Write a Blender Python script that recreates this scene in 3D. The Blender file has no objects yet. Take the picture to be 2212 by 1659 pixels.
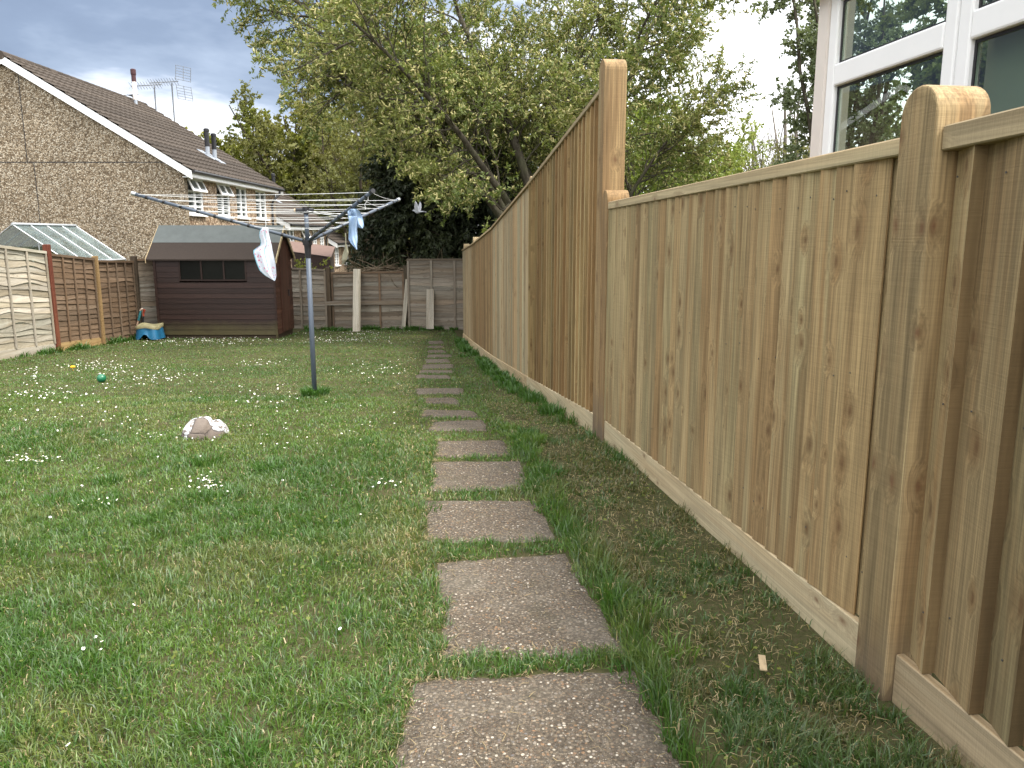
import bpy, math, random
import numpy as np
from mathutils import Vector
R = math.radians
rng = np.random.default_rng(7)
random.seed(5)
SC = bpy.context.scene
COL = SC.collection

# ------------------------------------------------------------------ camera, sky, sun, exposure
PITCH = 10.5
CAMZ = 1.3
FPX = 1720.0                       # focal length in units of a 2212 px wide picture
cam_data = bpy.data.cameras.new("camera")
cam_data.sensor_width = 36.0
cam_data.lens = 36.0 * FPX / 2212.0
cam_data.clip_start = 0.05
cam_data.clip_end = 2000
cam = bpy.data.objects.new("camera", cam_data)
COL.objects.link(cam)
cam.location = (0, 0, CAMZ)
cam.rotation_euler = (R(90 - PITCH), 0, 0)
SC.camera = cam

SUN_DIR = Vector((0.78, -0.26, 1.30)).normalized()      # towards the sun
sun_el = math.asin(SUN_DIR.z)
sun_az = math.atan2(SUN_DIR.x, SUN_DIR.y)
sd = bpy.data.lights.new("sun", 'SUN')
sd.energy = 1.5
sd.angle = R(11)
sd.color = (1.0, 0.95, 0.87)
sun = bpy.data.objects.new("sun", sd)
COL.objects.link(sun)
sun.rotation_euler = SUN_DIR.to_track_quat('Z', 'Y').to_euler()

SC.view_settings.view_transform = 'Standard'
SC.view_settings.look = 'None'
SC.view_settings.gamma = 1
SC.view_settings.use_curve_mapping = False
SC.view_settings.exposure = 1.80
SC.render.engine = 'CYCLES'
SC.cycles.use_denoising = True
SC.cycles.max_bounces = 6
SC.cycles.diffuse_bounces = 3
SC.cycles.transparent_max_bounces = 8
SC.cycles.caustics_reflective = False
SC.cycles.caustics_refractive = False
SC.cycles.sample_clamp_indirect = 4


def nd(nt, typ, ins=None, **props):
    n = nt.nodes.new(typ)
    for k, v in props.items():
        setattr(n, k, v)
    for k, v in (ins or {}).items():
        s = n.inputs[k]
        if isinstance(v, bpy.types.NodeSocket):
            nt.links.new(v, s)
        else:
            s.default_value = v
    return n


def c4(c):
    return (c[0], c[1], c[2], 1.0)


def mixc(nt, f, a, b, blend='MIX'):
    n = nt.nodes.new('ShaderNodeMix')
    n.data_type = 'RGBA'
    n.blend_type = blend
    for i, v in ((0, f), (6, a), (7, b)):
        if isinstance(v, bpy.types.NodeSocket):
            nt.links.new(v, n.inputs[i])
        elif i == 0:
            n.inputs[i].default_value = v
        else:
            n.inputs[i].default_value = c4(v)
    return n.outputs[2]


def ramp(nt, fac, stops, interp='LINEAR'):
    n = nt.nodes.new('ShaderNodeValToRGB')
    e = n.color_ramp.elements
    while len(e) < len(stops):
        e.new(0.5)
    for i, (p, c) in enumerate(stops):
        e[i].position = p
        e[i].color = c4(c) if not isinstance(c, (int, float)) else (c, c, c, 1)
    n.color_ramp.interpolation = interp
    nt.links.new(fac, n.inputs[0])
    return n.outputs[0]


def math_(nt, op, a, b=0.0, clamp=False):
    n = nt.nodes.new('ShaderNodeMath')
    n.operation = op
    n.use_clamp = clamp
    for i, v in ((0, a), (1, b)):
        if isinstance(v, bpy.types.NodeSocket):
            nt.links.new(v, n.inputs[i])
        else:
            n.inputs[i].default_value = v
    return n.outputs[0]


def vmul(nt, v, s):
    n = nd(nt, 'ShaderNodeVectorMath', {0: v, 1: s}, operation='MULTIPLY')
    return n.outputs[0]


def vadd(nt, a, b):
    n = nd(nt, 'ShaderNodeVectorMath', {0: a, 1: b}, operation='ADD')
    return n.outputs[0]


def noise(nt, vec, scale=1.0, detail=3.0, rough=0.55, dist=0.0):
    return nd(nt, 'ShaderNodeTexNoise', {'Vector': vec, 'Scale': scale, 'Detail': detail, 'Roughness': rough, 'Distortion': dist})


world = bpy.data.worlds.new("World")
SC.world = world
world.use_nodes = True
wt = world.node_tree
wt.nodes.clear()
sky = nd(wt, 'ShaderNodeTexSky', sky_type='NISHITA')
sky.sun_disc = False
sky.sun_elevation = sun_el
sky.sun_rotation = sun_az
sky.altitude = 50
sky.air_density = 1.2
sky.dust_density = 2.0
tc = nd(wt, 'ShaderNodeTexCoord')
sep = nd(wt, 'ShaderNodeSeparateXYZ', {0: tc.outputs['Generated']})
vec = vmul(wt, tc.outputs['Generated'], (2.2, 2.2, 6.5))
n1 = noise(wt, vadd(wt, vec, (3.1, 0.4, 1.0)), 1.0, 6.0, 0.56, 0.25).outputs[0]
n2 = noise(wt, vadd(wt, vec, (9.2, 4.4, 2.0)), 3.0, 5.0, 0.6, 0.2).outputs[0]
b = math_(wt, 'MULTIPLY_ADD', sep.outputs[0], 0.62)
wt.nodes[-1].inputs[2].default_value = 0.57
b = math_(wt, 'ADD', b, math_(wt, 'MULTIPLY', math_(wt, 'SUBTRACT', n1, 0.5), 1.15))
b = math_(wt, 'ADD', b, math_(wt, 'MULTIPLY', math_(wt, 'SUBTRACT', n2, 0.5), 0.32))
low = nd(wt, 'ShaderNodeMapRange', {0: sep.outputs[2], 1: 0.06, 2: 0.24, 3: 0.26, 4: -0.14})
b = math_(wt, 'ADD', b, low.outputs[0])
high = nd(wt, 'ShaderNodeMapRange', {0: sep.outputs[2], 1: 0.30, 2: 0.58, 3: 0.0, 4: 0.75})
b = math_(wt, 'ADD', b, high.outputs[0])
rear = nd(wt, 'ShaderNodeMapRange', {0: sep.outputs[1], 1: 0.15, 2: -0.45, 3: 0.0, 4: 0.45})
b = math_(wt, 'ADD', b, rear.outputs[0], True)
clouds = ramp(wt, b, [(0.0, (0.62, 0.80, 1.22)), (0.28, (0.95, 1.2, 1.7)), (0.42, (1.5, 1.8, 2.35)), (0.52, (3.2, 3.4, 3.8)), (0.68, (5.8, 5.9, 6.1)), (1.0, (10.0, 10.0, 10.1))])
mx = mixc(wt, 0.93, sky.outputs[0], clouds)
bg = nd(wt, 'ShaderNodeBackground', {'Color': mx, 'Strength': 0.1})
wo = nd(wt, 'ShaderNodeOutputWorld', {'Surface': bg.outputs[0]})

# ------------------------------------------------------------------ measuring helpers
CT, ST = math.cos(R(PITCH)), math.sin(R(PITCH))


def ray(px, py):
    x = (px - 1106) / FPX
    y = (py - 829.5) / FPX
    return np.array([x, CT - y * ST, -(ST + y * CT)])


def at(px, py, Y):
    r = ray(px, py)
    return np.array([0, 0, CAMZ]) + r * (Y / r[1])


GY = np.array([-80, 0, 1.5, 2.24, 3.6, 5.32, 7.0, 8.58, 10.2, 11.78, 13.3, 14.84, 16.9, 18.5, 20.5, 26, 40, 90, 500.0])
GH = np.array([1.2, 1.30, 1.305, 1.312, 1.325, 1.372, 1.51, 1.66, 1.785, 1.90, 1.99, 2.07, 2.19, 2.26, 2.33, 2.42, 2.7, 3.2, 5.0])
_yy = np.linspace(-80, 500, 11601)
_hh = np.interp(_yy, GY, GH)
_k = np.ones(15) / 15
_hs = np.convolve(np.pad(_hh, 7, 'edge'), _k, 'valid')


def gz(x, y):
    """height of the ground"""
    x = np.asarray(x, float)
    y = np.asarray(y, float)
    und = 0.012 * np.sin(1.7 * x + 0.6 * y) * np.sin(1.1 * y - 0.8 * x + 1.0) + 0.006 * np.sin(4.3 * x + 1.0) * np.sin(3.7 * y)
    return CAMZ - np.interp(y, _yy, _hs) + und - 0.006


def ground_at(px, py):
    r = ray(px, py)
    lo, hi = 0.5, 60.0
    for _ in range(60):
        m = 0.5 * (lo + hi)
        p = np.array([0, 0, CAMZ]) + r * m
        if p[2] > gz(p[0], p[1]):
            lo = m
        else:
            hi = m
    return np.array([0, 0, CAMZ]) + r * lo


def smooth_noise(x, y, scale, seed):
    """cheap value noise for scattering"""
    r2 = np.random.default_rng(seed)
    T = r2.random((64, 64))
    u = np.asarray(x) / scale + 1000
    v = np.asarray(y) / scale + 1000
    i = np.floor(u).astype(int)
    j = np.floor(v).astype(int)
    fu, fv = u - i, v - j
    fu = fu * fu * (3 - 2 * fu)
    fv = fv * fv * (3 - 2 * fv)
    g = lambda a, b_: T[a % 64, b_ % 64]
    return (g(i, j) * (1 - fu) + g(i + 1, j) * fu) * (1 - fv) + (g(i, j + 1) * (1 - fu) + g(i + 1, j + 1) * fu) * fv


# ------------------------------------------------------------------ object helpers
def tag(o, label=None, cat=None, group=None, kind='thing'):
    for k, v in (('label', label), ('category', cat), ('group', group), ('kind', kind)):
        if v:
            o[k] = v
    return o


def empty(name, loc, label, cat, group=None):
    o = bpy.data.objects.new(name, None)
    o.location = Vector([float(v) for v in loc])
    o.empty_display_size = 0.1
    COL.objects.link(o)
    return tag(o, label, cat, group)


def link(name, me, mat=None, parent=None):
    o = bpy.data.objects.new(name, me)
    COL.objects.link(o)
    if mat is not None:
        for m in (mat if isinstance(mat, (list, tuple)) else [mat]):
            me.materials.append(m)
    if parent is not None:
        o.parent = parent
        o.matrix_parent_inverse.identity()
        # meshes are written in world space: shift back by the parent chain's location
        off = Vector((0, 0, 0))
        p = parent
        while p is not None:
            off += p.location
            p = p.parent
        o.location = -off
    return o


class MB:
    """collects faces; vertex attributes wc (wood coordinates) and ws (seed of one board)"""

    def __init__(self):
        self.v, self.f, self.wc, self.ws, self.mi, self.cuts = [], [], [], [], [], []

    def add(self, verts, faces, wc=None, ws=0.0, mi=0):
        o = len(self.v)
        self.v += [tuple(float(a) for a in p) for p in verts]
        self.f += [tuple(o + i for i in f) for f in faces]
        self.mi += [mi] * len(faces)
        self.wc += [tuple(float(a) for a in p) for p in (verts if wc is None else wc)]
        self.ws += [float(ws)] * len(verts)
        self.cuts.append((o, len(self.v), len(self.f) - len(faces), len(self.f)))

    def build_each(self, name, mat, parent=None, smooth=False):
        out = []
        for a, b_, fa, fb in self.cuts:
            m = MB()
            m.add(self.v[a:b_], [tuple(i - a for i in f) for f in self.f[fa:fb]], self.wc[a:b_], self.ws[a])
            out.append(m.build(name, mat, parent, smooth))
        return out

    def build(self, name, mat, parent=None, smooth=False):
        me = bpy.data.meshes.new(name)
        me.from_pydata(self.v, [], self.f)
        a = me.attributes.new('wc', 'FLOAT_VECTOR', 'POINT')
        a.data.foreach_set('vector', np.array(self.wc, 'f').ravel())
        a = me.attributes.new('ws', 'FLOAT', 'POINT')
        a.data.foreach_set('value', np.array(self.ws, 'f'))
        me.polygons.foreach_set('material_index', np.array(self.mi, 'i'))
        if smooth:
            me.polygons.foreach_set('use_smooth', np.ones(len(self.f), bool))
        me.update()
        return link(name, me, mat, parent)


BOXF = [(0, 3, 2, 1), (4, 5, 6, 7), (0, 1, 5, 4), (1, 2, 6, 5), (2, 3, 7, 6), (3, 0, 4, 7)]


def hexa(mb, c8, grain, seed=None, mi=0):
    """box from 8 corners (bottom ring 0-3, top ring 4-7); grain = unit vector along the fibres"""
    c8 = [np.array(p, float) for p in c8]
    seed = random.random() if seed is None else seed
    g = np.array(grain, float)
    g /= np.linalg.norm(g)
    h = np.array([0, 0, 1.0]) if abs(g[2]) < 0.8 else np.array([1.0, 0, 0])
    a = np.cross(g, h)
    a /= np.linalg.norm(a)
    b_ = np.cross(g, a)
    wc = [(p @ a, p @ b_, p @ g) for p in c8]
    mb.add(c8, BOXF, wc, seed, mi)


def box(mb, o, ex, ey, ez, grain=2, seed=None, mi=0):
    """box with corner o and edge vectors ex, ey, ez"""
    o, ex, ey, ez = (np.array(v, float) for v in (o, ex, ey, ez))
    c = [o, o + ex, o + ex + ey, o + ey]
    hexa(mb, c + [p + ez for p in c], (ex, ey, ez)[grain], seed, mi)


def abox(mb, x0, x1, y0, y1, z0, z1, grain=2, seed=None, mi=0):
    box(mb, (x0, y0, z0), (x1 - x0, 0, 0), (0, y1 - y0, 0), (0, 0, z1 - z0), grain, seed, mi)


def tube(mb, pts, rad, k=8, cap=True, mi=0, seed=0.0):
    pts = np.array(pts, float)
    n = len(pts)
    rad = np.broadcast_to(np.array(rad, float), (n,))
    tan = np.gradient(pts, axis=0) if n > 2 else np.repeat((pts[1] - pts[0])[None], 2, 0)
    tan /= np.linalg.norm(tan, axis=1)[:, None] + 1e-9
    ref = np.array([0, 0, 1.0]) if abs(tan[0][2]) < 0.9 else np.array([1.0, 0, 0])
    vs, wc = [], []
    L = 0
    for i in range(n):
        a = np.cross(tan[i], ref)
        a /= np.linalg.norm(a) + 1e-9
        b_ = np.cross(tan[i], a)
        if i:
            L += np.linalg.norm(pts[i] - pts[i - 1])
        for j in range(k):
            t = 2 * math.pi * j / k
            q = (a * math.cos(t) + b_ * math.sin(t)) * rad[i]
            vs.append(pts[i] + q)
            wc.append((math.cos(t) * rad[i], math.sin(t) * rad[i], L))
    fs = [(i * k + j, i * k + (j + 1) % k, (i + 1) * k + (j + 1) % k, (i + 1) * k + j) for i in range(n - 1) for j in range(k)]
    if cap:
        fs += [tuple(range(k))[::-1], tuple((n - 1) * k + j for j in range(k))]
    mb.add(vs, fs, wc, seed, mi)


def lathe(mb, c, prof, k=16, mi=0):
    """profile of (radius, z) turned round the vertical through c"""
    vs = [(c[0] + r * math.cos(2 * math.pi * j / k), c[1] + r * math.sin(2 * math.pi * j / k), c[2] + z) for r, z in prof for j in range(k)]
    n = len(prof)
    fs = [(i * k + j, i * k + (j + 1) % k, (i + 1) * k + (j + 1) % k, (i + 1) * k + j) for i in range(n - 1) for j in range(k)]
    fs += [tuple(range(k))[::-1], tuple((n - 1) * k + j for j in range(k))]
    mb.add(vs, fs, mi=mi)


def raw_mesh(name, V, loops, starts, totals, mat, parent=None, attrs=None, smooth=False):
    """big meshes straight from arrays"""
    me = bpy.data.meshes.new(name)
    me.vertices.add(len(V))
    me.vertices.foreach_set('co', np.ascontiguousarray(V, 'f').ravel())
    me.loops.add(len(loops))
    me.loops.foreach_set('vertex_index', np.ascontiguousarray(loops, 'i'))
    me.polygons.add(len(starts))
    me.polygons.foreach_set('loop_start', np.ascontiguousarray(starts, 'i'))
    if smooth:
        me.polygons.foreach_set('use_smooth', np.ones(len(starts), bool))
    for nm, (ty, arr) in (attrs or {}).items():
        a = me.attributes.new(nm, ty, 'POINT')
        a.data.foreach_set('vector' if ty == 'FLOAT_VECTOR' else 'value', np.ascontiguousarray(arr, 'f').ravel())
    me.update(calc_edges=True)
    me.validate()
    return link(name, me, mat, parent)


def quads(name, V, Q, mat, parent=None, attrs=None, smooth=False):
    Q = np.asarray(Q)
    return raw_mesh(name, V, Q.ravel(), np.arange(len(Q)) * 4, None, mat, parent, attrs, smooth)


def add_bevel(o, w=0.004, seg=2):
    m = o.modifiers.new('bevel', 'BEVEL')
    m.width = w
    m.segments = seg
    m.limit_method = 'ANGLE'
    return o


# ------------------------------------------------------------------ materials
def newmat(name):
    m = bpy.data.materials.new(name)
    m.use_nodes = True
    nt = m.node_tree
    nt.nodes.clear()
    return m, nt


def finish(nt, col, rough=0.7, bump=None, bstr=0.3, bdist=0.01, spec=0.3, metal=0.0):
    p = nd(nt, 'ShaderNodeBsdfPrincipled', {'Base Color': c4(col) if isinstance(col, tuple) else col, 'Roughness': rough, 'Specular IOR Level': spec, 'Metallic': metal})
    if bump is not None:
        bn = nd(nt, 'ShaderNodeBump', {'Strength': bstr, 'Distance': bdist, 'Height': bump})
        nt.links.new(bn.outputs[0], p.inputs['Normal'])
    nd(nt, 'ShaderNodeOutputMaterial', {'Surface': p.outputs[0]})
    return p


def plain(name, col, rough=0.6, metal=0.0, spec=0.3, var=0.25, scale=8.0, bump=0.0):
    m, nt = newmat(name)
    t = nd(nt, 'ShaderNodeTexCoord').outputs['Object']
    n = noise(nt, t, scale, 5.0, 0.65).outputs[0]
    c = mixc(nt, n, tuple(v * (1 - var) for v in col), tuple(min(1, v * (1 + var)) for v in col))
    finish(nt, c, rough, n if bump else None, bump, 0.01, spec, metal)
    return m


def wood(name, base, warm, green, dark, knot=1.0, saw=1.0, rough=0.75, contrast=1.0, stain=None, knot_gate=0.60):
    """sawn timber: every board picks its own tint from its seed; grain, knots and saw marks along its own length"""
    m, nt = newmat(name)
    wc = nd(nt, 'ShaderNodeAttribute', attribute_name='wc').outputs['Vector']
    ws = nd(nt, 'ShaderNodeAttribute', attribute_name='ws').outputs['Fac']
    sv = nd(nt, 'ShaderNodeCombineXYZ', {0: math_(nt, 'MULTIPLY', ws, 37.0), 1: math_(nt, 'MULTIPLY', ws, 91.0), 2: math_(nt, 'MULTIPLY', ws, 53.0)}).outputs[0]
    wn = nd(nt, 'ShaderNodeTexWhiteNoise', {'W': math_(nt, 'MULTIPLY', ws, 1000.0)}, noise_dimensions='1D')
    seps = nd(nt, 'ShaderNodeSeparateColor', {0: wn.outputs['Color']})
    p = vadd(nt, wc, sv)
    # knots
    wsp = nd(nt, 'ShaderNodeSeparateXYZ', {0: wc})
    acr = math_(nt, 'ADD', wsp.outputs[0], wsp.outputs[1])
    kv = nd(nt, 'ShaderNodeCombineXYZ', {0: math_(nt, 'ADD', math_(nt, 'MULTIPLY', acr, 8.0), math_(nt, 'MULTIPLY', ws, 171.0)), 1: math_(nt, 'ADD', math_(nt, 'MULTIPLY', wsp.outputs[2], 4.2), math_(nt, 'MULTIPLY', ws, 390.0)), 2: 0.0}).outputs[0]
    wob = noise(nt, vmul(nt, wc, (30.0, 30.0, 14.0)), 1.0, 2.0).outputs['Color']
    kv = vadd(nt, kv, vmul(nt, wob, (0.10, 0.12, 0.0)))
    vor = nd(nt, 'ShaderNodeTexVoronoi', {'Vector': kv, 'Scale': 1.0, 'Randomness': 1.0}, voronoi_dimensions='2D')
    kc = nd(nt, 'ShaderNodeSeparateColor', {0: vor.outputs['Color']})
    gate = math_(nt, 'GREATER_THAN', kc.outputs[0], knot_gate)
    size = math_(nt, 'MULTIPLY_ADD', kc.outputs[1], 0.085)
    nt.nodes[-1].inputs[2].default_value = 0.045
    kd = math_(nt, 'DIVIDE', vor.outputs['Distance'], size)
    kin = math_(nt, 'MULTIPLY', gate, math_(nt, 'SUBTRACT', 1.0, math_(nt, 'MULTIPLY', kd, 0.8), True))
    kring = math_(nt, 'MULTIPLY', gate, math_(nt, 'SUBTRACT', 1.0, math_(nt, 'MULTIPLY', kd, 0.28), True))
    # grain bends round the knots
    bend = nd(nt, 'ShaderNodeCombineXYZ', {0: math_(nt, 'MULTIPLY', kring, 0.03), 1: math_(nt, 'MULTIPLY', kring, 0.03), 2: 0.0}).outputs[0]
    pg = vadd(nt, p, bend)
    g1 = noise(nt, vmul(nt, pg, (30.0, 30.0, 0.9)), 1.0, 4.0, 0.55, 0.4).outputs[0]
    g2 = noise(nt, vmul(nt, pg, (150.0, 150.0, 3.0)), 1.0, 2.0, 0.5).outputs[0]
    broad = noise(nt, vmul(nt, pg, (9.0, 9.0, 0.55)), 1.0, 3.0, 0.55, 0.3).outputs[0]
    c = mixc(nt, ramp(nt, seps.outputs[0], [(0.40, 0.0), (0.85, 1.0)]), base, warm)
    c = mixc(nt, ramp(nt, seps.outputs[1], [(0.35, 0.0), (1.0, 0.9)]), c, green)
    c = mixc(nt, ramp(nt, broad, [(0.46, 0.0), (0.64, 0.8 * contrast)]), c, tuple(0.86 * a for a in warm))
    gr = ramp(nt, g1, [(0.28, 1.0 - 0.26 * contrast), (0.62, 1.04)])
    c = mixc(nt, 1.0, c, gr, 'MULTIPLY')
    gr2 = ramp(nt, g2, [(0.35, 1.0 - 0.24 * contrast), (0.65, 1.06)])
    c = mixc(nt, 1.0, c, gr2, 'MULTIPLY')
    val = nd(nt, 'ShaderNodeMapRange', {0: seps.outputs[2], 3: 0.66, 4: 1.22}).outputs[0]
    c = mixc(nt, 1.0, c, nd(nt, 'ShaderNodeCombineColor', {0: val, 1: val, 2: val}).outputs[0], 'MULTIPLY')
    if knot > 0:
        c = mixc(nt, math_(nt, 'MULTIPLY', kring, 0.55 * knot), c, tuple(0.55 * a for a in warm))
        c = mixc(nt, math_(nt, 'MULTIPLY', kin, 0.75 * knot), c, dark)
    if stain is not None:
        geo = nd(nt, 'ShaderNodeTexCoord').outputs['Object']
        z = nd(nt, 'ShaderNodeSeparateXYZ', {0: geo}).outputs[2]
        sn = noise(nt, geo, 3.0, 5.0, 0.7).outputs[0]
        lowm = nd(nt, 'ShaderNodeMapRange', {0: math_(nt, 'ADD', z, math_(nt, 'MULTIPLY', sn, 0.5)), 1: stain[1], 2: stain[2], 3: 1.0, 4: 0.0}).outputs[0]
        c = mixc(nt, math_(nt, 'MULTIPLY', lowm, 0.75), c, stain[0])
    sw = noise(nt, vmul(nt, p, (5.0, 5.0, 210.0)), 1.0, 2.0, 0.6).outputs[0]
    c = mixc(nt, 1.0, c, ramp(nt, sw, [(0.36, 1.0 - 0.07 * saw), (0.60, 1.01)]), 'MULTIPLY')
    h = math_(nt, 'ADD', math_(nt, 'MULTIPLY', g1, 0.8), math_(nt, 'MULTIPLY', sw, 0.45 * saw))
    h = math_(nt, 'ADD', h, math_(nt, 'MULTIPLY', g2, 0.3))
    finish(nt, c, rough, h, 0.42, 0.004, 0.25)
    return m


M = {}
M['fence'] = wood('new_pine', (0.425, 0.322, 0.168), (0.375, 0.240, 0.110), (0.370, 0.308, 0.160), (0.11, 0.055, 0.024), knot_gate=0.50, contrast=1.3)
M['fence_tall'] = wood('tawny_pine', (0.45, 0.33, 0.160), (0.40, 0.25, 0.105), (0.41, 0.325, 0.155), (0.11, 0.055, 0.025), knot_gate=0.66)
M['slat_edge_shade'] = wood('shade_painted_slat_edge', (0.31, 0.22, 0.105), (0.26, 0.16, 0.07), (0.28, 0.22, 0.10), (0.08, 0.045, 0.02))  # shade between the tall bay's boards, painted as darker wood on their edges
M['board_edge_shade'] = wood('shade_painted_board_edge', (0.21, 0.145, 0.07), (0.17, 0.105, 0.047), (0.19, 0.145, 0.07), (0.06, 0.035, 0.02))  # darker still: gap shadow of the nearest bay put into the edge colour
M['fence_brown'] = wood('brown_pine', (0.30, 0.20, 0.095), (0.26, 0.15, 0.065), (0.28, 0.21, 0.10), (0.07, 0.04, 0.02))
M['fence_green'] = wood('greenish_pine', (0.40, 0.325, 0.195), (0.39, 0.26, 0.13), (0.35, 0.32, 0.20), (0.12, 0.07, 0.03))
M['post'] = wood('post_timber', (0.37, 0.270, 0.138), (0.325, 0.205, 0.095), (0.35, 0.270, 0.138), (0.13, 0.06, 0.03), contrast=1.35, knot_gate=0.55, stain=((0.13, 0.10, 0.07), 0.20, 0.48))
M['rail'] = wood('rail_timber', (0.45, 0.355, 0.21), (0.42, 0.30, 0.165), (0.43, 0.355, 0.21), (0.16, 0.08, 0.04), contrast=0.7)
M['gravel_board'] = wood('board_timber', (0.50, 0.395, 0.245), (0.46, 0.33, 0.18), (0.46, 0.40, 0.25), (0.15, 0.07, 0.035), contrast=0.8)
M['grey_wood'] = wood('weathered_grey', (0.29, 0.25, 0.20), (0.24, 0.185, 0.13), (0.31, 0.285, 0.23), (0.06, 0.05, 0.04), knot=0.6, saw=0.2)
M['pale_wood'] = wood('weathered_pale', (0.50, 0.45, 0.37), (0.44, 0.37, 0.26), (0.47, 0.45, 0.36), (0.14, 0.11, 0.08), knot=0.5, saw=0.2)
M['brown_wood'] = wood('weathered_brown', (0.185, 0.125, 0.080), (0.165, 0.105, 0.062), (0.215, 0.155, 0.105), (0.05, 0.03, 0.02), knot=0.6, saw=0.2)
M['dark_post'] = wood('dark_post_timber', (0.10, 0.075, 0.05), (0.085, 0.058, 0.035), (0.12, 0.10, 0.06), (0.03, 0.02, 0.015), knot=0.4)
M['red_post'] = wood('red_painted_timber', (0.20, 0.055, 0.03), (0.17, 0.045, 0.025), (0.18, 0.07, 0.035), (0.05, 0.02, 0.01), knot=0.4)
M['yellow_post'] = wood('new_yellow_timber', (0.38, 0.255, 0.115), (0.34, 0.21, 0.09), (0.37, 0.265, 0.125), (0.15, 0.07, 0.02), knot=0.7)
M['shed'] = wood('shed_stain', (0.033, 0.018, 0.014), (0.041, 0.021, 0.016), (0.031, 0.018, 0.014), (0.02, 0.012, 0.01), knot=0.4, saw=0.1, rough=0.5,
                 stain=((0.075, 0.065, 0.026), -0.55, -0.25))
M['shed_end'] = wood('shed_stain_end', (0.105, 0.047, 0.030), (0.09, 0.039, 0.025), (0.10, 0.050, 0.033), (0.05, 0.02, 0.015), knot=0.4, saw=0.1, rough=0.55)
M['felt_dark'] = plain('dark_roofing_felt', (0.036, 0.026, 0.020), 0.85, var=0.35, scale=30)
M['felt_grey'] = plain('grey_roofing_felt', (0.105, 0.117, 0.112), 0.85, var=0.25, scale=6)
M['white'] = plain('white_upvc', (0.86, 0.86, 0.85), 0.35, var=0.04)
M['cream'] = plain('cream_upvc', (0.70, 0.64, 0.58), 0.5, var=0.08)
M['nail'] = plain('nail_steel', (0.10, 0.095, 0.09), 0.5, 0.4)
M['black'] = plain('black_plastic', (0.02, 0.02, 0.022), 0.4, var=0.2)
M['alu'] = plain('aluminium', (0.42, 0.44, 0.45), 0.4, 0.7, 0.4, 0.15)
M['aerial'] = plain('dull_aerial_metal', (0.15, 0.16, 0.17), 0.6, 0.2)
M['steel'] = plain('grey_coated_steel', (0.085, 0.105, 0.135), 0.5, 0.1, 0.4, 0.12)
M['line'] = plain('clothes_line', (0.62, 0.63, 0.62), 0.6, var=0.05)
M['flue_grey'] = plain('flue_metal', (0.35, 0.38, 0.42), 0.4, 0.5, 0.4, 0.15)


def leafmat(name, cols, trans=0.35, rough=0.55):
    m, nt = newmat(name)
    lv = nd(nt, 'ShaderNodeAttribute', attribute_name='lv').outputs['Fac']
    c = ramp(nt, lv, [(i / (len(cols) - 1), k) for i, k in enumerate(cols)])
    d = nd(nt, 'ShaderNodeBsdfDiffuse', {'Color': c})
    c2 = mixc(nt, 0.5, c, mixc(nt, 1.0, c, (1.3, 1.25, 0.55), 'MULTIPLY'))
    t = nd(nt, 'ShaderNodeBsdfTranslucent', {'Color': c2})
    x = nd(nt, 'ShaderNodeMixShader', {0: trans, 1: d.outputs[0], 2: t.outputs[0]})
    g = nd(nt, 'ShaderNodeBsdfGlossy', {'Color': (1, 1, 1, 1), 'Roughness': rough})
    y = nd(nt, 'ShaderNodeMixShader', {0: 0.025, 1: x.outputs[0], 2: g.outputs[0]})
    nd(nt, 'ShaderNodeOutputMaterial', {'Surface': y.outputs[0]})
    return m


M['willow_leaf'] = leafmat('willow_leaf', [(0.058, 0.095, 0.020), (0.115, 0.155, 0.034), (0.195, 0.225, 0.056), (0.27, 0.28, 0.09)])
M['catkin'] = leafmat('catkin', [(0.36, 0.34, 0.13), (0.50, 0.46, 0.21)], 0.25)
M['oak_leaf'] = leafmat('oak_leaf', [(0.10, 0.125, 0.022), (0.17, 0.20, 0.03), (0.26, 0.27, 0.04), (0.30, 0.28, 0.06)])
M['wood_leaf'] = leafmat('woodland_leaf', [(0.09, 0.10, 0.03), (0.14, 0.15, 0.04), (0.19, 0.19, 0.05), (0.17, 0.13, 0.07)])
M['lime_leaf'] = leafmat('lime_leaf', [(0.10, 0.16, 0.03), (0.17, 0.24, 0.04), (0.24, 0.29, 0.06), (0.27, 0.27, 0.09)])
M['pale_leaf'] = leafmat('pale_leaf', [(0.12, 0.16, 0.075), (0.18, 0.22, 0.11), (0.24, 0.28, 0.13)])
M['conifer_leaf'] = leafmat('conifer_leaf', [(0.012, 0.020, 0.008), (0.020, 0.030, 0.011), (0.036, 0.047, 0.016), (0.06, 0.07, 0.025)], 0.12)
M['dead_twig'] = leafmat('dead_twig', [(0.14, 0.10, 0.06), (0.22, 0.17, 0.11)], 0.0)


def bark(name, a, b_):
    m, nt = newmat(name)
    t = nd(nt, 'ShaderNodeTexCoord').outputs['Object']
    n = noise(nt, vmul(nt, t, (6, 6, 2.2)), 2.0, 6.0, 0.7).outputs[0]
    n3 = noise(nt, t, 1.3, 4.0, 0.6).outputs[0]
    c = mixc(nt, ramp(nt, n, [(0.35, 0.0), (0.65, 1.0)]), a, b_)
    c = mixc(nt, ramp(nt, n3, [(0.5, 0.0), (0.72, 0.6)]), c, (0.09, 0.10, 0.05))
    finish(nt, c, 0.9, n, 0.6, 0.03, 0.1)
    return m


M['bark'] = bark('willow_bark', (0.035, 0.029, 0.021), (0.11, 0.097, 0.072))
M['bark_dark'] = bark('dark_bark', (0.03, 0.024, 0.018), (0.09, 0.072, 0.05))
M['bark_grey'] = bark('grey_bark', (0.12, 0.10, 0.085), (0.26, 0.23, 0.20))


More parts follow.
